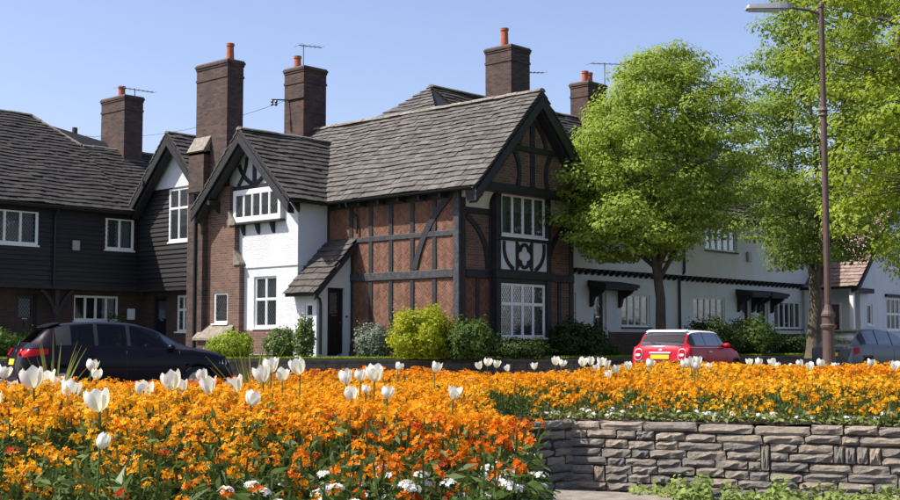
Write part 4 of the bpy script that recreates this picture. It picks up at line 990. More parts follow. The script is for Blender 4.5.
def tree(name, label, loc, trunk_h, trunk_r, z0, z1, prof, nclump, per, lsize, lmat, barkm, seed, group='street trees in front of the terrace', lean=(0, 0), rc=(.4, .72), offs=(0, 0), min_d=.42, gaps=.08):
    """prof: crown radius as function of relative height"""
    global RNG
    rng = random.Random(seed); RNG = np.random.default_rng(seed); loc = Vector(loc)
    t = thing(name, loc, label, 'tree', group); mb = MB()
    top = loc + Vector((lean[0] * .2, lean[1] * .2, trunk_h))
    pts = [loc + Vector((0, 0, -.1)), loc + Vector((0, 0, .25)), loc.lerp(top, .3), loc.lerp(top, .65) + Vector((.04, -.05, 0)), top]
    mb.tube(pts, [trunk_r * 1.45, trunk_r * 1.12, trunk_r, trunk_r * .92, trunk_r * .8], 12, cap=False)
    limbs = []
    nl = 7
    for i in range(nl):
        a = 2 * math.pi * i / nl + rng.uniform(-.3, .3); zz = rng.uniform(.25, .75); h_ = z0 + (z1 - z0) * zz; rr = prof(zz) * rng.uniform(.45, .65)
        st = loc.lerp(top, rng.uniform(.72, 1.0)); en = Vector((loc.x + offs[0] * zz + lean[0] + rr * math.cos(a), loc.y + offs[1] * zz + lean[1] + rr * math.sin(a), loc.z + h_))
        limbs.append(branch(mb, st, en, trunk_r * .5, trunk_r * .15, 0, 7, 8, rng))
    limbs.append(branch(mb, top, Vector((loc.x + offs[0] * .9 + lean[0], loc.y + offs[1] * .9 + lean[1], loc.z + z0 + (z1 - z0) * .92)), trunk_r * .75, trunk_r * .08, 0, 9, 8, rng))
    nodes = [p for l_ in limbs for p in l_[2:]]
    cl = []; tries = 0
    while len(cl) < nclump and tries < 20000:
        tries += 1; zz = rng.random(); a = rng.uniform(0, 2 * math.pi); rad = prof(zz) * (rng.random() ** .42) * (1 + .16 * math.sin(3 * a + seed) + .1 * math.sin(5 * a + 7 * zz))
        c = Vector((loc.x + lean[0] + offs[0] * zz + rad * math.cos(a), loc.y + lean[1] + offs[1] * zz + rad * math.sin(a), loc.z + z0 + (z1 - z0) * zz))
        if all((c - q).length > min_d for q in cl): cl.append(c)
    V = []; N_ = []; S_l = []
    for c in cl:
        nd = min(nodes, key=lambda p: (p - c).length + max(0, p.z - c.z) * .6)
        bp = branch(mb, nd, c, trunk_r * .14, trunk_r * .03, .05, 4, 5, rng)
        r = rng.uniform(*rc); n_ = int(per * (r / rc[1]) ** 2 * rng.uniform(.75, 1.2))
        dirs = rsph(n_); rad = RNG.random(n_) ** .4
        p = np.array(c) + dirs * rad[:, None] * np.array([r * 1.1, r * 1.1, r * .62]); p[:, 2] -= .18 * r * (dirs[:, 0] ** 2 + dirs[:, 1] ** 2)
        V.append(p); out = np.array([c.x - loc.x - lean[0], c.y - loc.y - lean[1], 0]); out = out / (np.linalg.norm(out) + .01)
        N_.append(dirs * .85 + np.array([0, 0, .6]) + out * .3 + RNG.normal(size=(n_, 3)) * .25); S_l.append(RNG.uniform(.7, 1.25, n_) * lsize)
    V = np.concatenate(V); N_ = np.concatenate(N_); S_l = np.concatenate(S_l)
    ch = leaves(V, N_, S_l)
    part('trunk', mb, barkm, t, smooth=True)
    link('crown', np_mesh('crown', [(*ch, 0)], [lmat]), t)
    RNG = np.random.default_rng(seed + 1); return t
egg = lambda k0, rm, top: (lambda z: rm * (math.sin(math.pi * min(1, max(0, (z ** k0) * .93 + .07))) ** .62) if z < 1 else 0)
def lime_prof(z):                                  # broad low, rounded top
    xs = [0, .08, .2, .38, .55, .72, .86, .95, 1.0]; ys = [1.3, 2.5, 2.95, 3.0, 2.75, 2.3, 1.75, 1.05, .4]
    return float(np.interp(z, xs, ys))
tree('lime_tree', 'rounded bright green tree with slim trunk behind the red car', (6.4, -2.63, -.08), 2.75, .165, 3.15, 9.6, lime_prof, 290, 340, .115, 'leaf_lime', 'bark_dark', 11, lean=(-.62, .58), offs=(.85, -.85))
def t2_prof(z): return float(np.interp(z, [0, .1, .3, .6, .85, 1], [2.0, 3.0, 3.7, 3.7, 2.7, .9]))
tree('lime_tree', 'taller green tree rising behind the lamp post', (15.2, -3.2, -.1), 2.8, .24, 3.5, 14.0, t2_prof, 320, 300, .13, 'leaf_tree', 'bark', 12, lean=(.25, -.25), offs=(.9, -.9), rc=(.45, .85), min_d=.5)
p3 = rd(12.6, 29.5)
def t3_prof(z): return float(np.interp(z, [0, .1, .3, .6, .85, 1], [1.8, 2.9, 3.7, 3.8, 3.0, 1.0]))
tree('lime_tree', 'yellow-green tree leaning in from the right edge of the picture', (p3.x, p3.y, -.6), 3.4, .24, 2.7, 13.5, t3_prof, 300, 300, .12, 'leaf_yellowgreen', 'bark', 13, offs=(0, 0), rc=(.45, .8), min_d=.5)

def shrub(name, label, r, d, wid, h_, lmat, n_, ls, z=-.09, group='shrubs in the front gardens', depth=None, lump=.22, cat='shrub', seed=0, flowers=None, blade=False):
    global RNG
    RNG = np.random.default_rng(500 + seed); loc = rd(r, d, z); t = thing(name, loc, label, cat, group)
    dirs = rsph(n_); dirs[:, 2] = np.where(dirs[:, 2] < 0, dirs[:, 2] * .9, dirs[:, 2])
    lumpf = 1 + lump * (np.sin(dirs[:, 0] * 5 + seed) * np.sin(dirs[:, 1] * 6 + 2 * seed) + .6 * np.sin(dirs[:, 2] * 9 + seed * 3) * np.sin(dirs[:, 0] * 8)) + RNG.normal(size=n_) * .05
    rad = (RNG.random(n_) ** .22) * lumpf * np.where(np.sin(dirs[:, 0] * 17 + seed) * np.sin(dirs[:, 1] * 19 + 2 * seed) * np.sin(dirs[:, 2] * 15) > .45, RNG.uniform(1, 1.28, n_), 1); dp = depth or wid
    p = np.array(loc) + dirs * rad[:, None] * np.array([wid / 2, dp / 2, h_ * .58]) + np.array([0, 0, h_ * .44]); p[:, 2] = np.maximum(p[:, 2], z + .02)
    N_ = dirs + RNG.normal(size=(n_, 3)) * .45 + [0, 0, .3]; ch = [(*leaves(p, N_, RNG.uniform(.7, 1.3, n_) * ls, LEAF2_V, LEAF2_F), 0)]; mats = [lmat]
    if flowers:
        k = flowers[1]; idx = RNG.choice(n_, k); q = p[idx] + dirs[idx] * .05; FV = [(0, -.5, 0), (.5, 0, .12), (0, .5, 0), (-.5, 0, .12)]
        ch.append((*leaves(q, dirs[idx] + RNG.normal(size=(k, 3)) * .3, RNG.uniform(.7, 1.2, k) * flowers[2], FV, [(0, 1, 2, 3)]), 1)); mats.append(flowers[0])
    link('foliage', np_mesh('foliage', ch, mats), t)
    mb = MB(); rng = random.Random(seed)
    for i in range(5): branch(mb, loc, loc + Vector((rng.uniform(-.3, .3) * wid, rng.uniform(-.3, .3) * dp, h_ * rng.uniform(.5, .65))), .02, .006, 0, 4, 5, rng)
    part('stem', mb, 'bark_dark', t); return t
def at(px, d): return (px - 450) / 1250 * d
SH = [('lavender_bush', 'grey-green bush beside the porch door', 375, 36.6, 1.15, .95, 'leaf_greygreen', 5200, .065, None),
      ('golden_shrub', 'large golden-yellow shrub against the half-timbered wall', 424, 34.9, 1.95, 1.34, 'leaf_gold', 8500, .085, None),
      ('evergreen_shrub', 'dark green shrub at the corner of the half-timbered wall, right of the golden one', 470, 34.6, 1.5, 1.05, 'leaf_mid', 6000, .075, None),
      ('evergreen_shrub', 'low dark shrub below the leaded bay window', 520, 36.0, 1.9, .55, 'leaf_dark', 4200, .07, None),
      ('evergreen_shrub', 'dark bushy shrub between the bay window and the white terrace', 577, 38.2, 1.75, 1.05, 'leaf_dark', 5200, .085, None),
      ('box_shrub', 'small yellow-green shrub by the white terrace door', 604, 39.5, 1.0, .45, 'leaf_mid', 2200, .06, None),
      ('evergreen_shrub', 'dark hedge-like shrub right of the red car', 712, 43.2, 1.9, 1.25, 'leaf_dark', 5000, .09, None),
      ('evergreen_shrub', 'rounded dark shrub under the paired canopies', 750, 44.8, 1.9, 1.30, 'leaf_mid', 5000, .09, None),
      ('evergreen_shrub', 'dark shrub behind the trunk of the taller tree', 790, 47.0, 1.8, .7, 'leaf_dark', 3000, .09, None),
      ('rose_bush', 'leafy rose bush with pale blooms under the white house window', 281, 37.2, 1.0, .85, 'leaf_rose', 2600, .075, ('rose_pink', 50, .09)),
      ('rose_bush', 'climbing rose with white blooms beside the porch', 305, 36.6, .6, 1.15, 'leaf_rose', 2300, .07, ('petal_white', 45, .09)),
      ('garden_shrub', 'yellow-green shrub in front of the chimney breast', 232, 35.2, 1.2, .75, 'leaf_yellowgreen', 3000, .07, None),
      ('garden_shrub', 'leafy shrub at the left edge of the picture behind the dark car', 2, 36, 1.3, .75, 'leaf_mid', 3000, .08, None),
      ('garden_shrub', 'small green shrub below the lattice door at left', 28, 40.5, 1.0, .8, 'leaf_mid', 2500, .07, None),
      ('climbing_plant', 'thin green climber by the recessed window behind the dark car', 118, 45, .9, 1.5, 'leaf_mid', 1500, .07, None)]
for i, (nm, lb, px, d, w_, h_, m_, n_, ls, fl) in enumerate(SH): shrub(nm, lb, at(px, d), d, w_, h_, m_, n_, ls, seed=i + 1, flowers=fl)
LS = [(648, 11.35, .5, .36, 'pale low shrub at the wall foot nearest the stone step'), (688, 11.05, .55, .46, 'second pale low shrub along the wall foot from the step'), (735, 10.9, .55, .38, 'third pale low shrub along the wall foot from the step'), (783, 10.75, .6, .42, 'fourth pale low shrub along the wall foot from the step'),
      (832, 10.6, .6, .40, 'second from the right of the pale low shrubs at the wall foot'), (882, 10.4, .65, .42, 'rightmost pale low shrub at the wall foot')]
for i, (px, d, w_, h_, lb) in enumerate(LS): shrub('low_shrub', lb, at(px, d), d, w_, h_, 'leaf_pale', 1900, .048, z=-1.32, group='low shrubs at the foot of the retaining wall', seed=40 + i, lump=.35)

# ------------------------------------------------------------------ wallflowers (a mass of bedding nobody could count)
RNG = np.random.default_rng(77)
def sample(poly, dens, d0, d1):
    r0, r1 = min(p[0] for p in poly), max(p[0] for p in poly); n_ = int((r1 - r0) * (d1 - d0) * dens)
    P = np.c_[RNG.uniform(r0, r1, n_), RNG.uniform(d0, d1, n_)]; k = inpoly(P, poly) & (np.abs(P[:, 0]) < P[:, 1] * .385 + .5); return P[k]
inner = [(-8, 4.22), (-.25, 4.22), (.2, 4.4), (.30, 5.2), (.26, 8), (.26, 11.9), (.72, 12.2), (1.2, 12.65), (4.2, 11.55), (9.2, 9.65), (10.9, 15.5), (9.4, 19.7), (4, 18.5), (0, 16.1), (-4, 13.8), (-10, 12.5)]
def floret():
    v = [(0, 0, -.15)]; f = []
    for i in range(4):
        a = math.pi / 2 * i; k = len(v)
        for da, rr, zz in ((-.58, .72, .02), (0, 1.0, .16), (.58, .72, .02)): v.append((rr * math.cos(a + da), rr * math.sin(a + da), zz))
        f.append((0, k, k + 1, k + 2))
    return v, f
FV, FF = floret()
def patch(P, s, seed):
    q = np.random.default_rng(seed); v = 0
    for _ in range(5): a = q.uniform(0, 6.3); k = s * q.uniform(.6, 1.8); v = v + np.sin(k * (P[:, 0] * math.cos(a) + P[:, 1] * math.sin(a)) + q.uniform(0, 6))
    return v / 3
chunks = []
AMB = np.array([.93, .36, .008]); YEL = np.array([.95, .50, .02]); DEEP = np.array([.80, .17, .004]); RED = np.array([.50, .045, .004])
for d0, d1, dens, nfl, fr, nlv, head in ((4.2, 5.6, 400, 12, .0115, 13, .026), (5.6, 8, 320, 10, .0128, 8, .028), (8, 12, 220, 8, .016, 6, .032), (12, 20, 135, 6, .021, 5, .038)):
    P = sample(inner, dens, d0, d1); n_ = len(P); sz = soilz(P[:, 0], P[:, 1])
    h_ = np.where(P[:, 1] < 7, RNG.uniform(.32, .43, n_), RNG.uniform(.25, .35, n_)) + .05 * patch(P, 1.6, 3)
    edge = np.clip((P[:, 1] - 4.25) / .75, 0, 1); h_ = h_ * np.where(P[:, 1] < 5.1, RNG.uniform(.3, .9, n_) * (1 - edge) + edge, 1)
    wedge = (P[:, 0] > .8) & (P[:, 1] < 12.42 - (P[:, 0] - 1.2) * .383 + .9); h_ = np.where(wedge, h_ * RNG.uniform(.3, .95, n_), h_)
    base = rdw(P[:, 0], P[:, 1], sz); lean = RNG.normal(size=(n_, 3)) * .05; lean[:, 2] = 0
    top = base + lean + np.c_[np.zeros(n_), np.zeros(n_), h_]
    red = np.clip(patch(P, .8, 9) * 1.3 + RNG.normal(size=n_) * .35 - .35 + np.where(P[:, 1] < 5.6, .15, 0), 0, 1); ye = np.clip(patch(P, 1.0, 21) * .8 + RNG.normal(size=n_) * .45 + .1, 0, 1)
    sc = AMB * (1 - ye[:, None]) + YEL * ye[:, None]; sc = sc * (1 - red[:, None]) + DEEP * red[:, None]
    rr = RNG.random(n_) < np.where(P[:, 1] < 5.6, .05, .006); sc[rr] = RED
    keep = RNG.random(n_) < np.where(P[:, 1] < 4.9, .42, .85)
    tk, sk = top[keep], sc[keep]; m_ = len(tk)
    dirs = rsph(m_ * nfl); dirs[:, 2] = np.abs(dirs[:, 2]) * 1.1 - .25; hs = RNG.uniform(.8, 1.25, m_ * nfl)
    fp = np.repeat(tk, nfl, 0) + dirs * hs[:, None] * np.array([head, head, head * 1.2])
    M = frames(dirs + RNG.normal(size=dirs.shape) * .3 + [0, 0, .25]) * (RNG.uniform(.8, 1.2, len(fp)) * fr)[:, None, None]
    V, Fc = scatter_arrays(FV, FF, M, fp); tint = np.repeat(sk, nfl, 0) * np.repeat(RNG.uniform(.72, 1.08, (m_, 1)), nfl, 0) * RNG.uniform(.85, 1.1, (len(fp), 1)); tint = np.repeat(np.clip(tint, 0, 1), len(FV), 0)
    chunks.append((V, Fc, 0, tint))
    # stems and leaves
    lp = np.repeat(base, nlv, 0); ltop = np.repeat(top, nlv, 0); tt = RNG.uniform(.1, .98, len(lp))[:, None]; lp = lp * (1 - tt) + ltop * tt + RNG.normal(size=lp.shape) * [.035, .035, .01]
    nd = rsph(len(lp)); nd[:, 2] = np.abs(nd[:, 2]) + .35
    LV = [(0, -.5, 0), (.13, 0, .03), (0, .5, -.06), (-.13, 0, .03)]
    V, Fc = leaves(lp, nd, RNG.uniform(.05, .095, len(lp)) * (1 if d1 < 10 else 1.15), LV, LEAF_F); chunks.append((V, Fc, 1, None))
    st = np.stack([base, top], 1); wv = RGT * .0035; wv = np.array(wv)
    V = np.stack([base - wv, base + wv, top + wv, top - wv], 1).reshape(-1, 3); Fc = np.arange(len(V)).reshape(-1, 4); chunks.append((V, Fc, 1, None))
o = link('wallflowers', np_mesh('wallflowers', chunks, ['petal_orange', 'leaf_wallflower'])); tag(o, 'dense orange and amber wallflowers filling the raised beds', 'wallflowers', kind='stuff')
# white edging flowers and pale rosettes
def floret5():
    v = [(0, 0, 0)]; f = []
    for i in range(5):
        a = 2 * math.pi / 5 * i; k = len(v)
        for da, rr, zz in ((-.5, .7, .1), (0, 1.0, .15), (.5, .7, .1)): v.append((rr * math.cos(a + da), rr * math.sin(a + da), zz))
        f.append((0, k, k + 1, k + 2))
    return v, f
F5V, F5F = floret5(); OV = [(0, -.5, 0), (.2, -.1, .05), (.24, .25, .06), (0, .5, -.03), (-.24, .25, .06), (-.2, -.1, .05), (0, 0, 0)]
def edging(name, label, pts, nfl, fr, head, hh, nlv, ls, lmat, pf=1.0):
    n_ = len(pts); sz = soilz(pts[:, 0], pts[:, 1]); base = rdw(pts[:, 0], pts[:, 1], sz); ch = []
    k = RNG.random(n_) < pf; top = base[k] + np.c_[RNG.normal(size=(k.sum(), 2)) * .03, RNG.uniform(*hh, k.sum())]; m_ = len(top)
    dirs = rsph(m_ * nfl); dirs[:, 2] = np.abs(dirs[:, 2]); fp = np.repeat(top, nfl, 0) + dirs * np.array([head, head, head * .6])
    M = frames(dirs + [0, 0, .4] + RNG.normal(size=dirs.shape) * .2) * (RNG.uniform(.8, 1.2, len(fp)) * fr)[:, None, None]; ch.append((*scatter_arrays(F5V, F5F, M, fp), 0))
    a = RNG.uniform(0, 2 * np.pi, n_ * nlv); rad = RNG.uniform(.02, .13, n_ * nlv); lp = np.repeat(base, nlv, 0) + np.c_[np.cos(a) * rad, np.sin(a) * rad, RNG.uniform(.02, hh[1] * .8, n_ * nlv)]
    nd = np.c_[np.cos(a) * .5, np.sin(a) * .5, np.ones(len(a))] + RNG.normal(size=(len(a), 3)) * .35; ch.append((*leaves(lp, nd, RNG.uniform(.7, 1.2, len(a)) * ls, OV, LEAF2_F), 1))
    o = link(name, np_mesh(name, ch, ['petal_white', lmat])); tag(o, label, 'edging flowers', kind='stuff')
u = RNG.uniform(0, 1, 260); P = np.c_[.75 + u * 5.6, 0 * u]; P[:, 1] = 12.5 - (P[:, 0] - 1.2) * .383 + RNG.uniform(.08, .55, len(u)); P[P[:, 0] < 1.2, 1] = 12.35 + RNG.uniform(0, .4, (P[:, 0] < 1.2).sum())
edging('white_edging_plants', 'pale green rosettes with small white flowers along the top of the stone wall', P, 8, .014, .028, (.04, .11), 7, .065, 'leaf_edge', .3)
u = RNG.uniform(0, 1, 260); P = np.c_[-.85 + u ** .8 * 1.1, 4.2 + RNG.uniform(0, .5, len(u))]; P[:, 1] += np.clip(P[:, 0], 0, 1) * .6
u = RNG.uniform(0, 1, 60); P = np.r_[P, np.c_[.2 + RNG.uniform(0, .13, 60), 4.5 + u * 2]]
edging('white_edging_plants', 'clustered white flowers over dark leaves along the near edge of the bed', P, 14, .0105, .026, (.15, .30), 14, .07, 'leaf_mid', .34)

# ------------------------------------------------------------------ tulips, one by one
def petal_mesh(k):
    rng = random.Random(300 + k); mb = MB(); nu, nv = 6, 8; op = (.0, .07, .16, -.16)[k % 4]; pts = []
    for j in range(nv):
        t = j / (nv - 1); rad = float(np.interp(t, [0, .12, .35, .65, .85, 1], [.05, .27, .44, .49 + op * .4, .48 + op * .8, .45 + op * 1.3])); ha = float(np.interp(t, [0, .2, .5, .72, .88, .96, 1], [.85, .8, .8, .74, .58, .42, .2]))
        for i in range(nu):
            s = i / (nu - 1) * 2 - 1; a = s * ha
            pts.append(((rad + .035 * s * s * t) * math.cos(a), (rad + .035 * s * s * t) * math.sin(a), t - .05 * s * s * (t > .3) + rng.uniform(-.012, .012)))
    mb.add(pts, [(j * nu + i, j * nu + i + 1, (j + 1) * nu + i + 1, (j + 1) * nu + i) for j in range(nv - 1) for i in range(nu - 1)])
    me = make_mesh('petal', mb, 'petal_white'); me.polygons.foreach_set('use_smooth', [True] * len(me.polygons)); return me
PET = [petal_mesh(k) for k in range(8)]
mb = MB(); mb.tube([(0, 0, 0), (.01, 0, .5), (0, 0, 1)], [.006, .005, .0045], 6); STEM = make_mesh('stem', mb, 'tulip_green')
mb = MB(); mb.add([(-.012, 0, 0), (.012, 0, 0), (-.03, .05, .12), (.03, .05, .12), (-.02, .10, .24), (.02, .10, .24), (0, .15, .30)], [(0, 1, 3, 2), (2, 3, 5, 4), (4, 5, 6, 6)][:2] + [(4, 5, 6)]); TLEAF = make_mesh('leaf', mb, 'tulip_green')
NEARL = {0: 'partly cropped white tulip at the left edge, by the sword-leaved plant', 1: 'large open white tulip below the tail light of the dark car', 2: 'white tulip tucked right of the large one below the tail light', 3: 'small ragged white tulip low at the far left',
         4: 'broad white tulip left of the biggest near bloom', 5: 'white tulip half behind the broad one on the left', 6: 'upper of the two small white tulips against the dark car door', 7: 'lower of the two small white tulips against the dark car door',
         8: 'biggest open white tulip, low in the left bed', 9: 'wide low white tulip below the dark car, alone', 10: 'tall white tulip, upper of the close pair below the dark car bonnet', 11: 'lower white tulip of the close pair below the dark car bonnet', 12: 'small white tulip at the front wheel of the dark car',
         13: 'cup-shaped white tulip below the front of the dark car', 14: 'small half-hidden white tulip among the orange flowers at left', 15: 'closed white tulip bud, lowest of all in the near bed', 16: 'white tulip cut by the left edge of the picture, low', 17: 'white tulip left of the spiky plant in the middle', 18: 'white tulip below and right of the spiky plant',
         19: 'white tulip touching the spiky plant, left of a trio', 20: 'topmost white tulip of the trio by the spiky plant', 21: 'white tulip right of the trio by the spiky plant', 22: 'upright white tulip in front of the garden wall below the porch', 23: 'leftmost of the white tulip row below the golden shrub',
         24: 'tall-stemmed white tulip below the row in mid bed', 25: 'white tulip within the row below the grey-green bush', 26: 'widest white tulip of the row below the grey-green bush', 27: 'neat single white tulip right of the tall-stemmed one', 28: 'tiny white tulip behind the tall-stemmed one', 29: 'small distant white tulip below the golden shrub', 30: 'pale distant white tulip below the dark corner shrub', 31: 'single white tulip standing right of mid bed, above the stone corner'}
TUL = [(5, 372, 14), (36, 377, 25), (51, 379, 20), (17, 386, 13), (71, 390, 23), (63, 383, 15), (92, 365, 13), (98, 374, 12), (102, 399, 27), (147, 389, 19), (174, 380, 22), (181, 388, 19), (205, 375, 13), (211, 386, 20), (163, 416, 15), (103, 439, 15), (1, 398, 14), (239, 384, 18), (252, 398, 17), (264, 374, 19), (272, 365, 17), (283, 375, 15), (301, 366, 18),
       (347, 377, 16), (352, 393, 16), (361, 375, 13), (375, 373, 19), (387, 392, 14), (366, 389, 9), (398, 366, 10), (435, 367, 12), (453, 393, 15),
       (480, 365, 9), (487, 362, 9), (496, 364, 9), (508, 368, 7), (534, 366, 8), (555, 361, 9), (561, 363, 8), (582, 362, 10), (590, 361, 9), (600, 362, 10), (606, 364, 9), (597, 367, 8), (616, 369, 9), (608, 374, 9), (628, 366, 9), (648, 363, 10), (470, 381, 9),
       (682, 364, 9), (690, 362, 11), (697, 361, 10), (694, 366, 10), (708, 367, 8), (748, 362, 8), (757, 362, 8), (772, 362, 9), (777, 366, 8), (789, 367, 8), (799, 363, 8), (809, 366, 9), (818, 363, 9), (834, 366, 8), (868, 363, 9), (892, 366, 10), (898, 365, 8)]
def far_key(px): return 0 if px > 830 else 1 if px > 740 else 2 if px > 670 else 3 if px > 575 else 4
def ordinal(base, px):
    same = sorted(q[0] for q in TUL[32:] if far_key(q[0]) == far_key(px)); k = same.index(px)
    return ('leftmost', 'second from left', 'third from left', 'fourth from left', 'fifth from left', 'sixth from left', 'seventh from left', 'eighth from left', 'ninth from left')[k] + ' ' + base
rng = random.Random(9)
for i, (px, y, wpx) in enumerate(TUL):
    d = min(max(1250 * .108 / wpx, 4.5), 16.5)
    if px > 465: d = max(d, 13.9)
    zb = .34 - (y - 343) / 1250 * d
    while zb < (.105 if i < 32 and i != 14 else -.02) and d > (4.5 if px < 470 else 13.8): d -= .1; zb = .34 - (y - 343) / 1250 * d
    r = (px - 450) / 1250 * d; g0 = float(soilz(r, d)); W_ = wpx / 1250 * d; bud = i == 15
    hb = W_ * (1.2 if bud else .9); z0_ = zb - hb / 2
    lab = NEARL.get(i); far_ = None if lab else ('white tulip in the distant group right of the lamp post' if px > 830 else 'white tulip in the distant row below the silver car and lamp post' if px > 740 else 'white tulip in the distant clump below the red car bonnet' if px > 670 else 'white tulip in the distant clump below the red car boot' if px > 575 else 'white tulip in the distant row below the bay window')
    if far_: lab = ordinal(far_, px)
    t = thing('tulip', rd(r, d, g0), lab, 'tulip', 'white tulips among the wallflowers'); tb = rd(r, d, z0_); L0 = t.location
    lx, ly = rng.uniform(-.03, .03), rng.uniform(-.03, .03)
    s = link('stem', STEM, t); s.matrix_parent_inverse = Matrix.Identity(4); s.scale = (1, 1, max(.1, z0_ - g0 + .02)); s.rotation_euler = (0, 0, rng.uniform(0, 6))
    for k in range(2):
        q = link('leaf', TLEAF, t); q.matrix_parent_inverse = Matrix.Identity(4); q.rotation_euler = (0, 0, rng.uniform(0, 6)); q.scale = (1, 1, 1.1)
    tilt = (rng.uniform(-.34, .34), rng.uniform(-.34, .34)); kind = 3 if bud else rng.choice((0, 0, 1, 1, 2)); spin = rng.uniform(0, 6)
    B = Matrix.Translation((0, 0, z0_ - g0)) @ Matrix.Rotation(tilt[0], 4, 'X') @ Matrix.Rotation(tilt[1], 4, 'Y')
    for k in range(6):
        q = link('petal', PET[kind + 4 * (k % 2)], t); q.matrix_parent_inverse = Matrix.Identity(4)
        sc = W_ / (1.1 if kind in (0, 3) else 1.22 if kind == 1 else 1.42); inn = .86 if k % 2 else 1.0
        q.matrix_basis = B @ Matrix.Rotation(spin + k * math.pi / 3 + rng.uniform(-.12, .12), 4, 'Z') @ Matrix.Rotation(rng.uniform(-.06, .10), 4, 'Y') @ Matrix.Diagonal((sc * inn, sc * inn, hb * rng.uniform(.92, 1.06) * (1.03 if k % 2 else 1), 1))

# ------------------------------------------------------------------ sword-leaved plants
def sword(label, r, d, hgt, n_, seed, spread=1.0):
    rng = random.Random(seed); g0 = float(soilz(np.array(r), np.array(d))) if d < 14 else -.6; t = thing('spiky_plant', rd(r, d, g0), label, 'plant', 'sword-leaved plants behind the bed')
    for i in range(n_):
        a = rng.uniform(0, 2 * math.pi); el = rng.uniform(.5, 1.4); Lf = hgt * rng.uniform(.75, 1.1); mb = MB(); p = rd(r, d, g0); dirv = Vector((math.cos(a) * math.cos(el), math.sin(a) * math.cos(el), math.sin(el))); sd = Vector((-math.sin(a), math.cos(a), 0)); pts = []
        for j in range(6):
            t_ = j / 5; q = p + dirv * Lf * t_ + Vector((0, 0, -.5 * Lf * t_ * t_ * math.cos(el) * spread)); wv = .013 * (1 - t_ ** 2.2) + .001; pts += [q - sd * wv, q + Vector((0, 0, -.008)), q + sd * wv]
        mb.add(pts, [f for j in range(5) for f in ((3 * j, 3 * j + 1, 3 * j + 4, 3 * j + 3), (3 * j + 1, 3 * j + 2, 3 * j + 5, 3 * j + 4))]); part('leaf', mb, 'leaf_sword', t)
sword('yellow-striped spiky plant at the left in front of the dark car boot', at(56, 12.4), 12.4, .95, 40, 1)
sword('tall green spiky plant in front of the chimney breast', at(253, 13.0), 13.0, .9, 36, 2, .7)

# lawn edge grass
RNG = np.random.default_rng(5); P = []
for i in range(1, len(lw) - 1):
    a, b_ = lw[i], lw[i + 1]; dd = b_ - a; Lq = min(dd.length, 30); dd.normalize(); nr = Vector((-dd.y, dd.x, 0)); n_ = int(Lq * 260); u = RNG.uniform(0, Lq, n_); v_ = RNG.random(n_) ** 2 * 1.2 - .03
    P.append(np.c_[a.x + dd.x * u + nr.x * v_, a.y + dd.y * u + nr.y * v_, np.full(n_, -.085)])
P = np.concatenate(P); nd = RNG.normal(size=P.shape) * .35 + [0, 0, .15]; nd[:, 2] = np.abs(nd[:, 2]) * .3; Mg = frames(nd, np.zeros(len(P)))
up = np.array([0, 0, 1.]); V = []; hh = RNG.uniform(.03, .08, len(P)); an = RNG.uniform(0, 6.3, len(P)); sd = np.c_[np.cos(an), np.sin(an), 0 * an] * .012; ln = RNG.normal(size=P.shape) * .02; ln[:, 2] = 0
V = np.stack([P - sd, P + sd, P + ln + up * hh[:, None]], 1).reshape(-1, 3); Fc = np.arange(len(V)).reshape(-1, 3)
o = link('lawn_grass', np_mesh('lawn_grass', [(V, Fc, 0)], ['leaf_yellowgreen'])); tag(o, 'short grass fringe along the lawn edge above the low wall', 'grass', kind='stuff')

# ------------------------------------------------------------------ lamp post
lp = rd(6.95, 23.0, -.615); t = thing('street_lamp', lp, 'brown cast-iron street lamp post with arm and grey lantern', 'street lamp')
mb = MB(); mb.lathe([(.17, 0), (.17, .12), (.14, .16), (.125, .3), (.115, .5), (.105, 1.15), (.10, 1.2)], lp, 16); part('base', mb, 'post_brown', t)
mb = MB(); mb.lathe([(.10, 1.2), (.14, 1.24), (.145, 1.28), (.11, 1.31), (.105, 1.42), (.13, 1.45), (.125, 1.49), (.09, 1.56), (.062, 1.66)], lp, 16); part('collar', mb, 'post_brown', t)
mb = MB(); mb.lathe([(.062, 1.66), (.056, 5.15)], lp, 14); mb.lathe([(.052, 5.33), (.048, 7.2), (.06, 7.22), (.06, 7.27), (.02, 7.33)], lp, 14); part('shaft', mb, 'post_brown', t)
mb = MB(); mb.lathe([(.056, 5.15), (.085, 5.18), (.06, 5.22), (.085, 5.27), (.052, 5.33)], lp, 14); part('collar', mb, 'post_brown', t)
mb = MB(); mb.tube([lp + Vector((0, 0, 7.08)), lp - RGT * .25 + Vector((0, 0, 7.17)), lp - RGT * .62 + Vector((0, 0, 7.22))], [.028, .025, .024], 8); part('arm', mb, 'post_brown', t)
mb = MB(); c0 = lp - RGT * .55 + Vector((0, 0, 7.22)); prof = []
def lampring(s, w_, h0, h1): q = c0 - RGT * s; return [q + FWD * w_ + Vector((0, 0, h0)), q + FWD * w_ * .8 + Vector((0, 0, h1)), q - FWD * w_ * .8 + Vector((0, 0, h1)), q - FWD * w_ + Vector((0, 0, h0))]
rings = [lampring(0, .05, -.02, .05), lampring(.1, .10, -.03, .075), lampring(.25, .13, -.04, .075), lampring(.82, .12, -.045, .035), lampring(.86, .10, -.04, .01)]; pts = [p for r in rings for p in r]
mb.add(pts, [(0, 1, 2, 3), (16, 17, 18, 19)] + [(4 * i + j, 4 * i + (j + 1) % 4, 4 * i + 4 + (j + 1) % 4, 4 * i + 4 + j) for i in range(4) for j in range(4)]); hd = part('lantern', mb, 'lamp_grey', t)
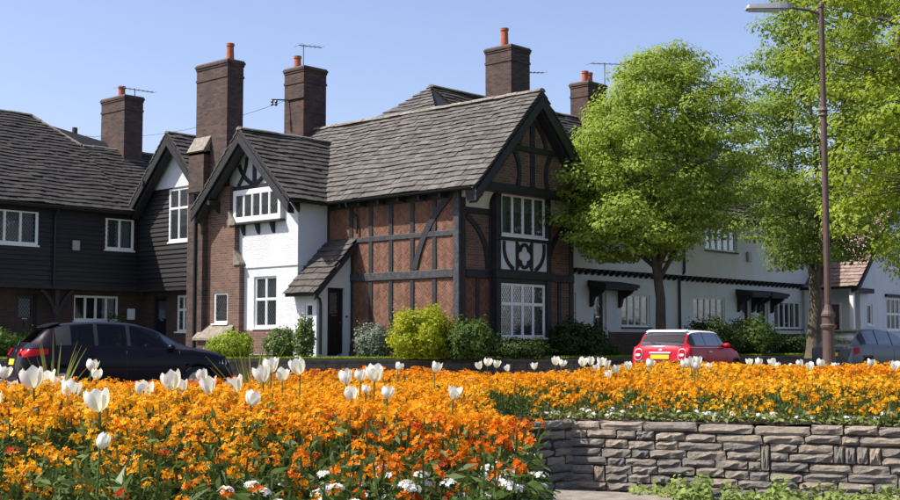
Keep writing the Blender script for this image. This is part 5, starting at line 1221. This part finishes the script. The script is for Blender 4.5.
mb = MB(); rings = [lampring(.24, .10, -.075, -.043), lampring(.80, .09, -.07, -.046)]; pts = [p for r in rings for p in r]; mb.add(pts, [(0, 1, 2, 3), (4, 5, 6, 7)] + [(j, (j + 1) % 4, 4 + (j + 1) % 4, 4 + j) for j in range(4)]); part('diffuser', mb, 'lamp_glass', hd)

# ------------------------------------------------------------------ aerials, utility pole
def aerial(label, x, y, z0, z1, dirv, L_, n_, back=.0):
    t = thing('tv_aerial', (x, y, z0), label, 'aerial', 'television aerials on the chimneys'); d = Vector(dirv).normalized(); s = d.cross(Vector((0, 0, 1))).normalized()
    mb = MB(); mb.tube([(x, y, z0), (x, y, z1)], .022, 6); part('mast', mb, 'metal_aerial', t)
    a = Vector((x, y, z1 - .05)); mb = MB(); mb.tube([a - d * back, a + d * L_], .016, 5); part('boom', mb, 'metal_aerial', t)
    for i in range(n_):
        p = a - d * back + d * (L_ + back) * i / (n_ - 1); w_ = .20 if i else .32; mb = MB(); mb.tube([p - s * w_, p + s * w_], .009, 4); part('element', mb, 'metal_aerial', t)
aerial('long television aerial on the leftmost chimney', 1.25, 18.6, 9.2, 10.45, (1, .1, .04), .95, 9, .8)
aerial('small aerial rising behind the tall chimney with wire bracket', 2.75, 10.1, 9.6, 11.1, (1, -.2, .05), .75, 6, .2)
aerial('aerial right of the chimney above the half-timbered gable', 9.0, 4.9, 8.8, 10.35, (1, -.2, .12), .9, 6, .05)
aerial('aerial beside the twin-pot chimney at the tree top', 14.0, 4.9, 8.8, 11.5, (.9, -.3, .08), 1.0, 7, .7)
t = thing('wire_bracket', (1.9, 9.3, 8.9), 'iron bracket with insulators on the middle chimney', 'bracket'); mb = MB(); mb.tube([(2.02, 10.1, 8.95), (2.02, 9.2, 8.95), (1.98, 9.18, 8.95)], .025, 6); mb.tube([(2.0, 10.05, 8.95), (1.5, 10.35, 8.93)], .025, 6); part('bar', mb, 'black_metal', t)
for k in range(2):
    mb = MB(); mb.lathe([(.03, -.14), (.06, -.1), (.03, -.05), (.06, 0), (.03, .06)], (1.52 + .12 * k, 10.33 - .07 * k, 8.86), 8); part('insulator', mb, 'black_metal', t)
pp = Vector((6.43, 31.91, -.1)); t = thing('utility_pole', pp, 'dark wooden utility pole top showing above the left roof', 'utility pole'); mb = MB(); mb.tube([pp, pp + Vector((0, 0, 11.2))], [.17, .13], 10); part('pole', mb, 'utility_wood', t)
for k in range(2):
    mb = MB(); mb.beam(pp + Vector((-.45, .35, 10.6 - .35 * k)), pp + Vector((.45, -.35, 10.6 - .35 * k)), .1, .1); part('crossarm', mb, 'utility_wood', t)
    for s in (-.4, .4):
        mb = MB(); mb.lathe([(.03, 0), (.06, .05), (.06, .12), (.03, .16)], pp + Vector((s, -s * .78, 10.65 - .35 * k)), 8); part('insulator', mb, 'lamp_grey', t)
def wire(label, a, b_, sag):
    a, b_ = Vector(a), Vector(b_); mb = MB(); mb.tube([a.lerp(b_, i / 12) + Vector((0, 0, -sag * 4 * (i / 12) * (1 - i / 12))) for i in range(13)], .008, 4); part('overhead_wire', mb, 'black_metal', label=label, cat='wire', group='overhead wires')
wire('thin overhead wire from the utility pole to the leftmost chimney', pp + Vector((.4, -.31, 10.8)), (1.2, 19.0, 9.3), .3)
wire('thin overhead wire running right from the utility pole behind the chimneys', pp + Vector((.4, -.31, 10.8)), (2.02, 10.2, 8.95), .5)
wire('thin overhead wire leaving the utility pole to the left', pp + Vector((-.4, .31, 10.8)), (-14, 24, 11.5), .3)
# ================================================================== cars
def pchip(xs, ys, q):
    xs, ys, q = np.asarray(xs, float), np.asarray(ys, float), np.asarray(q, float); h = np.diff(xs); dl = np.diff(ys) / h; m_ = np.zeros(len(xs))
    m_[0], m_[-1] = dl[0], dl[-1]
    for i in range(1, len(xs) - 1):
        if dl[i - 1] * dl[i] > 0: w1_, w2_ = 2 * h[i] + h[i - 1], h[i] + 2 * h[i - 1]; m_[i] = (w1_ + w2_) / (w1_ / dl[i - 1] + w2_ / dl[i])
    k = np.clip(np.searchsorted(xs, q) - 1, 0, len(h) - 1); t = (q - xs[k]) / h[k]
    return ys[k] * (1 + 2 * t) * (1 - t) ** 2 + h[k] * m_[k] * t * (1 - t) ** 2 + ys[k + 1] * t * t * (3 - 2 * t) + h[k] * m_[k + 1] * t * t * (t - 1)
def car(name, label, loc, head, S):
    L_ = S['L']; t = thing(name, loc, label, 'car'); t.rotation_euler = (0, 0, math.atan2(head.y, head.x)); I4 = Matrix.Identity(4)
    def cp(nm, mb, mats, par=None, smooth=True):
        o = link(nm, make_mesh(nm, mb, mats), par or t, smooth); o.matrix_parent_inverse = I4; return o
    kx = S['x']; xs = np.unique(np.round(np.concatenate([np.linspace(0, L_, 64), np.array(kx), np.linspace(0, .6, 16), *[np.linspace(a, b_, 3) for a, b_ in S['side']], *[np.array([w_ - .36, w_ - .2, w_, w_ + .2, w_ + .36]) for w_ in S['wheels']]]), 4)); xs = xs[(xs >= 0) & (xs <= L_)]
    zt = pchip(kx, S['ztop'], xs); zs = pchip(kx, S['belt'], xs); hw = pchip(kx, S['w'], xs); wr = pchip(kx, S['wr'], xs); zb = S.get('zb', .2)
    def section(i):
        w_, top, r = hw[i], zt[i], wr[i]; b_ = min(zs[i], top - .085); zm = min(.45, zb + (b_ - zb) * .4); r = min(r, w_ * .93)
        P = [(.82 * w_, zb), (.955 * w_, zb + .05), (w_, zm), (w_ * 1.0, zm + (b_ - zm) * .45), (.985 * w_, zm + (b_ - zm) * .8), (.95 * w_, b_)]
        for s in (.12, .4, .7, 1.0): P.append((.94 * w_ + (r - .94 * w_) * s ** 1.15, b_ + .012 + (top - .055 - b_ - .012) * s))
        P += [(r - .05, top - .022), (r * .6, top - .004), (0, top)]; return P
    SEC = [section(i) for i in range(len(xs))]; nr = len(SEC[0]); X0 = L_ / 2
    parts = {}
    def cls(i, j):
        x = (xs[i] + xs[i + 1]) / 2; zc = (SEC[i][j][1] + SEC[i + 1][j + 1][1]) / 2
        if j <= 3:
            for w_ in S['wheels']:
                if (x - w_) ** 2 + (zc - .31) ** 2 < .355 ** 2: return None
            if j <= 0: return 'sill'
        if j >= 9:
            if S['rear_glass'][0] < x < S['rear_glass'][1] and j >= 10: return 'rear_window'
            if S['screen'][0] < x < S['screen'][1] and j >= 10: return 'windscreen'
        if 6 <= j <= 8:
            for k, (a, b_) in enumerate(S['side']):
                if a < x < b_: return 'side_window%d' % k
            if S['side'][0][0] - .3 < x < S['side'][-1][1] + .3: return 'pillar%d' % sum(x > b_ for a, b_ in S['side'])
        if j >= 9 and zt[i] > S['roof_z'] and zt[i + 1] > S['roof_z']: return 'roof'
        return 'body'
    for sg in (1, -1):
        for i in range(len(xs) - 1):
            for j in range(nr - 1):
                c = cls(i, j)
                if c is None: continue
                key = c + ('L' if sg > 0 else 'R') if c[:4] in ('side', 'pill') else c; d = parts.setdefault(key, ({}, [], []))
                q = []
                for a, b_ in ((i, j), (i + 1, j), (i + 1, j + 1), (i, j + 1)):
                    kk = (a, b_, sg if SEC[a][b_][0] > 0 else 0)
                    if kk not in d[0]: d[0][kk] = len(d[1]); y, z = SEC[a][b_]; d[1].append((xs[a] - X0, sg * y, z))
                    q.append(d[0][kk])
                if sg < 0: q = q[::-1]
                d[2].append(tuple(q))
    mats = {'body': S['paint'], 'roof': S['roof_paint'], 'pillar': S['pillar'], 'sill': 'trim_black'}
    body = None
    for k in sorted(parts, key=lambda s: s != 'body'):
        mb = MB(); mb.add(parts[k][1], parts[k][2]); nm = 'side_window' if k.startswith('side') else 'pillar' if k.startswith('pill') else k
        o = cp(nm, mb, mats.get(nm, 'car_glass'))
    for i in (0, len(xs) - 1):                                   # closed ends
        mb = MB(); pts = [(xs[i] - X0, y, z) for y, z in SEC[i]] + [(xs[i] - X0, -y, z) for y, z in SEC[i][::-1][1:]]; mb.face(pts); cp('bumper', mb, S['paint'], smooth=False)
    mb = MB(); mb.box(-X0 + .15, X0 - .2, -hw.max() + .16, hw.max() - .16, .22, S['belt'][len(kx) // 2] - .12); cp('cabin_floor', mb, 'trim_black', smooth=False)
    for sx in S['seats']:
        for sy in (-.38, .38):
            mb = MB(); mb.box(sx - X0 - .07, sx - X0 + .07, sy - .23, sy + .23, .5, 1.08); mb.box(sx - X0 - .05, sx - X0 + .04, sy - .12, sy + .12, 1.12, 1.28); o = cp('seat', mb, 'trim_black', smooth=False); bevel_part(o, .03, 2)
    for w_ in S['wheels']:
        for sg in (1, -1):
            y = sg * (hw.max() - .10); mb = MB(); c = Vector((w_ - X0, y, .31)); pr = [(-.10, .2), (-.10, .27), (-.075, .30), (0, .312), (.075, .30), (.10, .27), (.10, .2)]
            rg = [[c + Vector((rr * math.cos(a), dy, rr * math.sin(a))) for dy, rr in pr] for a in (2 * math.pi * k / 28 for k in range(28))]; n_ = len(pr); pts = [p for r in rg for p in r]
            mb.add(pts, [(k * n_ + j, ((k + 1) % 28) * n_ + j, ((k + 1) % 28) * n_ + j + 1, k * n_ + j + 1) for k in range(28) for j in range(n_ - 1)]); wh = cp('wheel', mb, 'tyre')
            mb = MB(); mb.tube([c + Vector((0, sg * .02, 0)), c + Vector((0, sg * .085, 0))], [.205, .2], 28)
            for k in range(6):
                a = 2 * math.pi * k / 6; mb.beam(c + Vector((.04 * math.cos(a), sg * .09, .04 * math.sin(a))), c + Vector((.2 * math.cos(a), sg * .095, .2 * math.sin(a))), .045, .03, (0, 1, 0))
            cp('rim', mb, 'rim_alloy', wh, False)
            mb = MB(); mb.tube([Vector((w_ - X0 + .358 * math.cos(a), sg * (hw.max() * .985), .31 + .358 * math.sin(a))) for a in (math.pi * k / 16 for k in range(-1, 18))], .022, 6); cp('wheel_arch', mb, S['arch'])
            mb = MB(); mb.tube([c + Vector((0, -sg * .35, 0)), c + Vector((0, -sg * .02, 0))], .36, 20); cp('arch_liner', mb, 'tyre', smooth=False)
    # surface helpers: a lens on the side, a panel on the tail
    def yside(x, z):
        i = min(max(np.searchsorted(xs, x), 1), len(xs) - 1); P = SEC[i]; zz = [p[1] for p in P[:10]]; return float(np.interp(z, zz, [p[0] for p in P[:10]]))
    def xrear(z): m_ = xs < .9; return float(np.interp(z, zt[m_], xs[m_]))
    def side_patch(nm, mat, x0, x1, zlo, zhi, sg, off=.008, n_=8):
        mb = MB(); pts = []
        for i in range(n_ + 1):
            s = i / n_; x = x0 + (x1 - x0) * s
            for j in range(4): z = zlo(s) + (zhi(s) - zlo(s)) * j / 3; pts.append((x - X0 - (.008 if i == 0 else 0), sg * (yside(x, z) + off), z))
        mb.add(pts, [(4 * i + j, 4 * i + 4 + j, 4 * i + 5 + j, 4 * i + 1 + j) for i in range(n_) for j in range(3)]); return cp(nm, mb, mat)
    def tail_panel(nm, mat, y0, y1, z0_, z1_, off=.012, rnd=0, th=.02):
        mb = MB(); xa, xb = xrear(z0_) - X0 - off, xrear(z1_) - X0 - off
        if rnd:
            cy, cz = (y0 + y1) / 2, (z0_ + z1_) / 2; n_ = 18; pts = []
            for k in range(n_):
                a = 2 * math.pi * k / n_; e_ = 2.6; ca, sa = math.cos(a), math.sin(a); yy = cy + abs(y1 - y0) / 2 * math.copysign(abs(ca) ** (2 / e_), ca); zz = cz + (z1_ - z0_) / 2 * math.copysign(abs(sa) ** (2 / e_), sa); pts.append(Vector((xrear(zz) - X0 - off, yy, zz)))
            mb.prism(pts, (th + off, 0, 0)); return cp(nm, mb, mat, smooth=False)
        mb.prism([(xa, y0, z0_), (xa, y1, z0_), (xb, y1, z1_), (xb, y0, z1_)], (th + off, 0, 0)); return cp(nm, mb, mat, smooth=False)
    for sg in (1, -1):
        mb = MB(); x = S['mirror'] - X0; y = yside(S['mirror'], 1.0); cc = Vector((x, sg * (y + .10), S['mz']))
        rg = [(-.05, .3), (-.03, .8), (.02, 1), (.07, .85), (.10, .35)]; pts = []
        for dx, k in rg: pts += [cc + Vector((dx, .11 * k * math.cos(a), .075 * k * math.sin(a))) for a in (2 * math.pi * q / 12 for q in range(12))]
        mb.add(pts, [tuple(range(12))[::-1], tuple(range(48, 60))] + [(12 * i + q, 12 * i + (q + 1) % 12, 12 * i + 12 + (q + 1) % 12, 12 * i + 12 + q) for i in range(4) for q in range(12)]); mb.box(x + .0, x + .05, sg * (y - .03), sg * (y + .08), S['mz'] - .06, S['mz'] - .02); cp('mirror', mb, S['mirror_paint'])
    return t, side_patch, tail_panel, cp, X0, xrear, yside
def P_at(r, d): return rd(r, d, -.73)
# --- dark hatchback
ang = R_(29); hd_ = RGT * math.cos(ang) + FWD * math.sin(ang)
S = dict(L=4.2, x=[0, .05, .14, .30, .62, .95, 1.5, 2.1, 2.55, 3.05, 3.30, 3.7, 4.05, 4.2], ztop=[.62, .86, 1.0, 1.13, 1.38, 1.455, 1.49, 1.46, 1.36, 1.10, 1.0, .93, .78, .55],
         belt=[.62, .84, .93, .96, .97, .97, .955, .94, .925, .92, .92, .84, .70, .5], w=[.66, .76, .82, .86, .885, .89, .895, .895, .89, .885, .88, .85, .76, .62], wr=[.5, .58, .60, .62, .60, .60, .61, .61, .60, .66, .76, .76, .68, .55],
         wheels=[.78, 3.38], side=[(.95, 1.38), (1.45, 2.0), (2.07, 2.95)], rear_glass=(.22, .60), screen=(2.25, 3.10), roof_z=1.36, paint='paint_black', roof_paint='paint_black', pillar='trim_black', arch='paint_black', seats=[1.35, 2.2], mirror=2.82, mz=.98, mirror_paint='paint_black')
t, sp, tp, cp, X0, xr, ys = car('hatchback_car', 'dark hatchback car with red tail light and rear wiper at left', P_at(-6.52, 24.9), hd_, S)
for sg in (1, -1):
    sp('tail_light', 'tail_red', .07, .52, lambda s: .80 + .06 * s, lambda s: .95 + .01 * s, sg); tp('tail_light', 'tail_red', sg * .42, sg * .62, .84, .97)
    for x in (1.30, 2.45):
        mb = MB(); y = sg * (ys(x, .83) + .012); mb.beam((x - X0 - .09, y, .83), (x - X0 + .09, y, .83), .025, .025); cp('door_handle', mb, 'paint_black', smooth=False)
    for x in (1.02, 1.98, 3.02):
        mb = MB(); mb.tube([(x - X0, sg * (ys(x, z) + .001), z) for z in np.linspace(.34, .92, 8)], .004, 4); cp('door_seam', mb, 'trim_black')
    sp('headlight', 'chrome', 3.85, 4.14, lambda s: .66 - .03 * s, lambda s: .76 - .06 * s, sg)
mb = MB(); mb.prism([(.56 - X0, -.56, 1.37), (.56 - X0, .56, 1.37), (.80 - X0, .54, 1.435), (.80 - X0, -.54, 1.435)], (0, 0, .03)); o = cp('spoiler', mb, 'paint_black', smooth=False); bevel_part(o, .01, 2)
mb = MB(); mb.tube([(xr(1.02) - X0 - .03, 0, 1.02), (xr(1.10) - X0 - .035, .38, 1.11)], .012, 6); cp('rear_wiper', mb, 'trim_black')
tp('number_plate', 'plate_yellow', -.26, .26, .66, .77); tp('badge', 'chrome', -.05, .05, .88, .95, rnd=1)
# --- small red car
ang = R_(35); hd_ = FWD * math.cos(ang) + RGT * math.sin(ang)
S = dict(L=3.7, x=[0, .03, .07, .12, .20, .42, .62, 1.2, 1.9, 2.25, 2.60, 2.80, 3.2, 3.55, 3.7], ztop=[.58, .74, .90, 1.0, 1.08, 1.34, 1.385, 1.41, 1.40, 1.36, 1.13, .98, .93, .82, .55],
         belt=[.58, .72, .86, .93, .95, .95, .95, .945, .94, .93, .92, .91, .86, .75, .5], w=[.70, .76, .80, .825, .84, .845, .845, .845, .845, .845, .84, .84, .82, .74, .62], wr=[.56, .62, .66, .66, .65, .63, .63, .63, .63, .63, .66, .73, .72, .66, .55],
         wheels=[.62, 3.05], side=[(.52, 1.12), (1.17, 2.05), (2.1, 2.5)], rear_glass=(.125, .43), screen=(2.22, 2.72), roof_z=1.335, paint='paint_red', roof_paint='paint_white', pillar='trim_black', arch='trim_black', seats=[1.0, 1.85], mirror=2.3, mz=1.0, mirror_paint='paint_red')
t, sp, tp, cp, X0, xr, ys = car('compact_car', 'small red car with white roof and upright oval tail lights', P_at(6.45, 33.8), hd_, S)
for sg in (1, -1):
    tp('tail_light_rim', 'chrome', sg * .50, sg * .725, .62, .93, .020, 1); tp('tail_light', 'tail_red', sg * .52, sg * .705, .64, .91, .030, 1); tp('tail_light', 'tail_clear', sg * .545, sg * .68, .73, .80, .040, 1)
    mb = MB(); x = 1.3; y = sg * (ys(x, .84) + .012); mb.beam((x - X0 - .09, y, .84), (x - X0 + .09, y, .84), .03, .03); cp('door_handle', mb, 'chrome', smooth=False)
    for x in (1.12, 2.42): mb = MB(); mb.tube([(x - X0, sg * (ys(x, z) + .001), z) for z in np.linspace(.32, .92, 8)], .004, 4); cp('door_seam', mb, 'trim_black')
    mb = MB(); mb.tube([(x - X0, sg * (ys(x, .945) + .006), .95) for x in np.linspace(.2, 2.6, 14)], .012, 5); cp('belt_strip', mb, 'chrome')
tp('number_plate', 'plate_yellow', -.26, .26, .66, .77, .02); tp('plate_strip', 'chrome', -.30, .30, .80, .845, .025); tp('badge', 'chrome', -.05, .05, .87, .92, .012, 1)
tp('rear_bumper', 'trim_black', -.66, .66, .585, .62, .02)
mb = MB(); mb.prism([(.40 - X0, -.57, 1.35), (.40 - X0, .57, 1.35), (.58 - X0, .57, 1.392), (.58 - X0, -.57, 1.392)], (0, 0, .025)); o = cp('spoiler', mb, 'paint_white', smooth=False); bevel_part(o, .01, 2)
mb = MB(); mb.tube([(xr(1.02) - X0 - .03, 0, 1.03), (xr(1.08) - X0 - .03, .33, 1.09)], .010, 6); cp('rear_wiper', mb, 'trim_black')
# --- silver car
S = dict(L=4.1, x=[0, .04, .10, .18, .30, .62, .9, 1.5, 2.1, 2.6, 3.1, 3.3, 3.7, 3.98, 4.1], ztop=[.60, .82, .98, 1.05, 1.15, 1.44, 1.50, 1.53, 1.50, 1.38, 1.08, 1.0, .92, .80, .55],
         belt=[.6, .8, .92, .95, .96, .96, .955, .94, .93, .92, .91, .9, .82, .70, .5], w=[.68, .76, .80, .83, .85, .86, .86, .865, .865, .86, .86, .855, .83, .75, .62], wr=[.55, .6, .62, .63, .62, .60, .60, .61, .61, .61, .66, .72, .72, .66, .55],
         wheels=[.72, 3.3], side=[(.75, 1.3), (1.37, 2.05), (2.12, 3.0)], rear_glass=(.18, .62), screen=(2.25, 3.15), roof_z=1.42, paint='paint_silver', roof_paint='paint_silver', pillar='trim_black', arch='paint_silver', seats=[1.3, 2.1], mirror=2.85, mz=1.0, mirror_paint='paint_silver')
t, sp, tp, cp, X0, xr, ys = car('hatchback_car', 'silver hatchback car parked at the right behind the lamp post', P_at(13.75, 41.0), (Vector((1, 0, 0)) * .98 + Vector((0, -.2, 0))).normalized(), S)
for sg in (1, -1):
    sp('tail_light', 'tail_red', .11, .34, lambda s: .70 + .06 * s, lambda s: .91 + .02 * s, sg)
    for x in (1.0, 2.08): mb = MB(); mb.tube([(x - X0, sg * (ys(x, z) + .001), z) for z in np.linspace(.32, .92, 8)], .004, 4); cp('door_seam', mb, 'trim_black')
tp('number_plate', 'plate_yellow', -.26, .26, .66, .77, .02); tp('plate_strip', 'chrome', -.34, .34, .82, .85, .02)
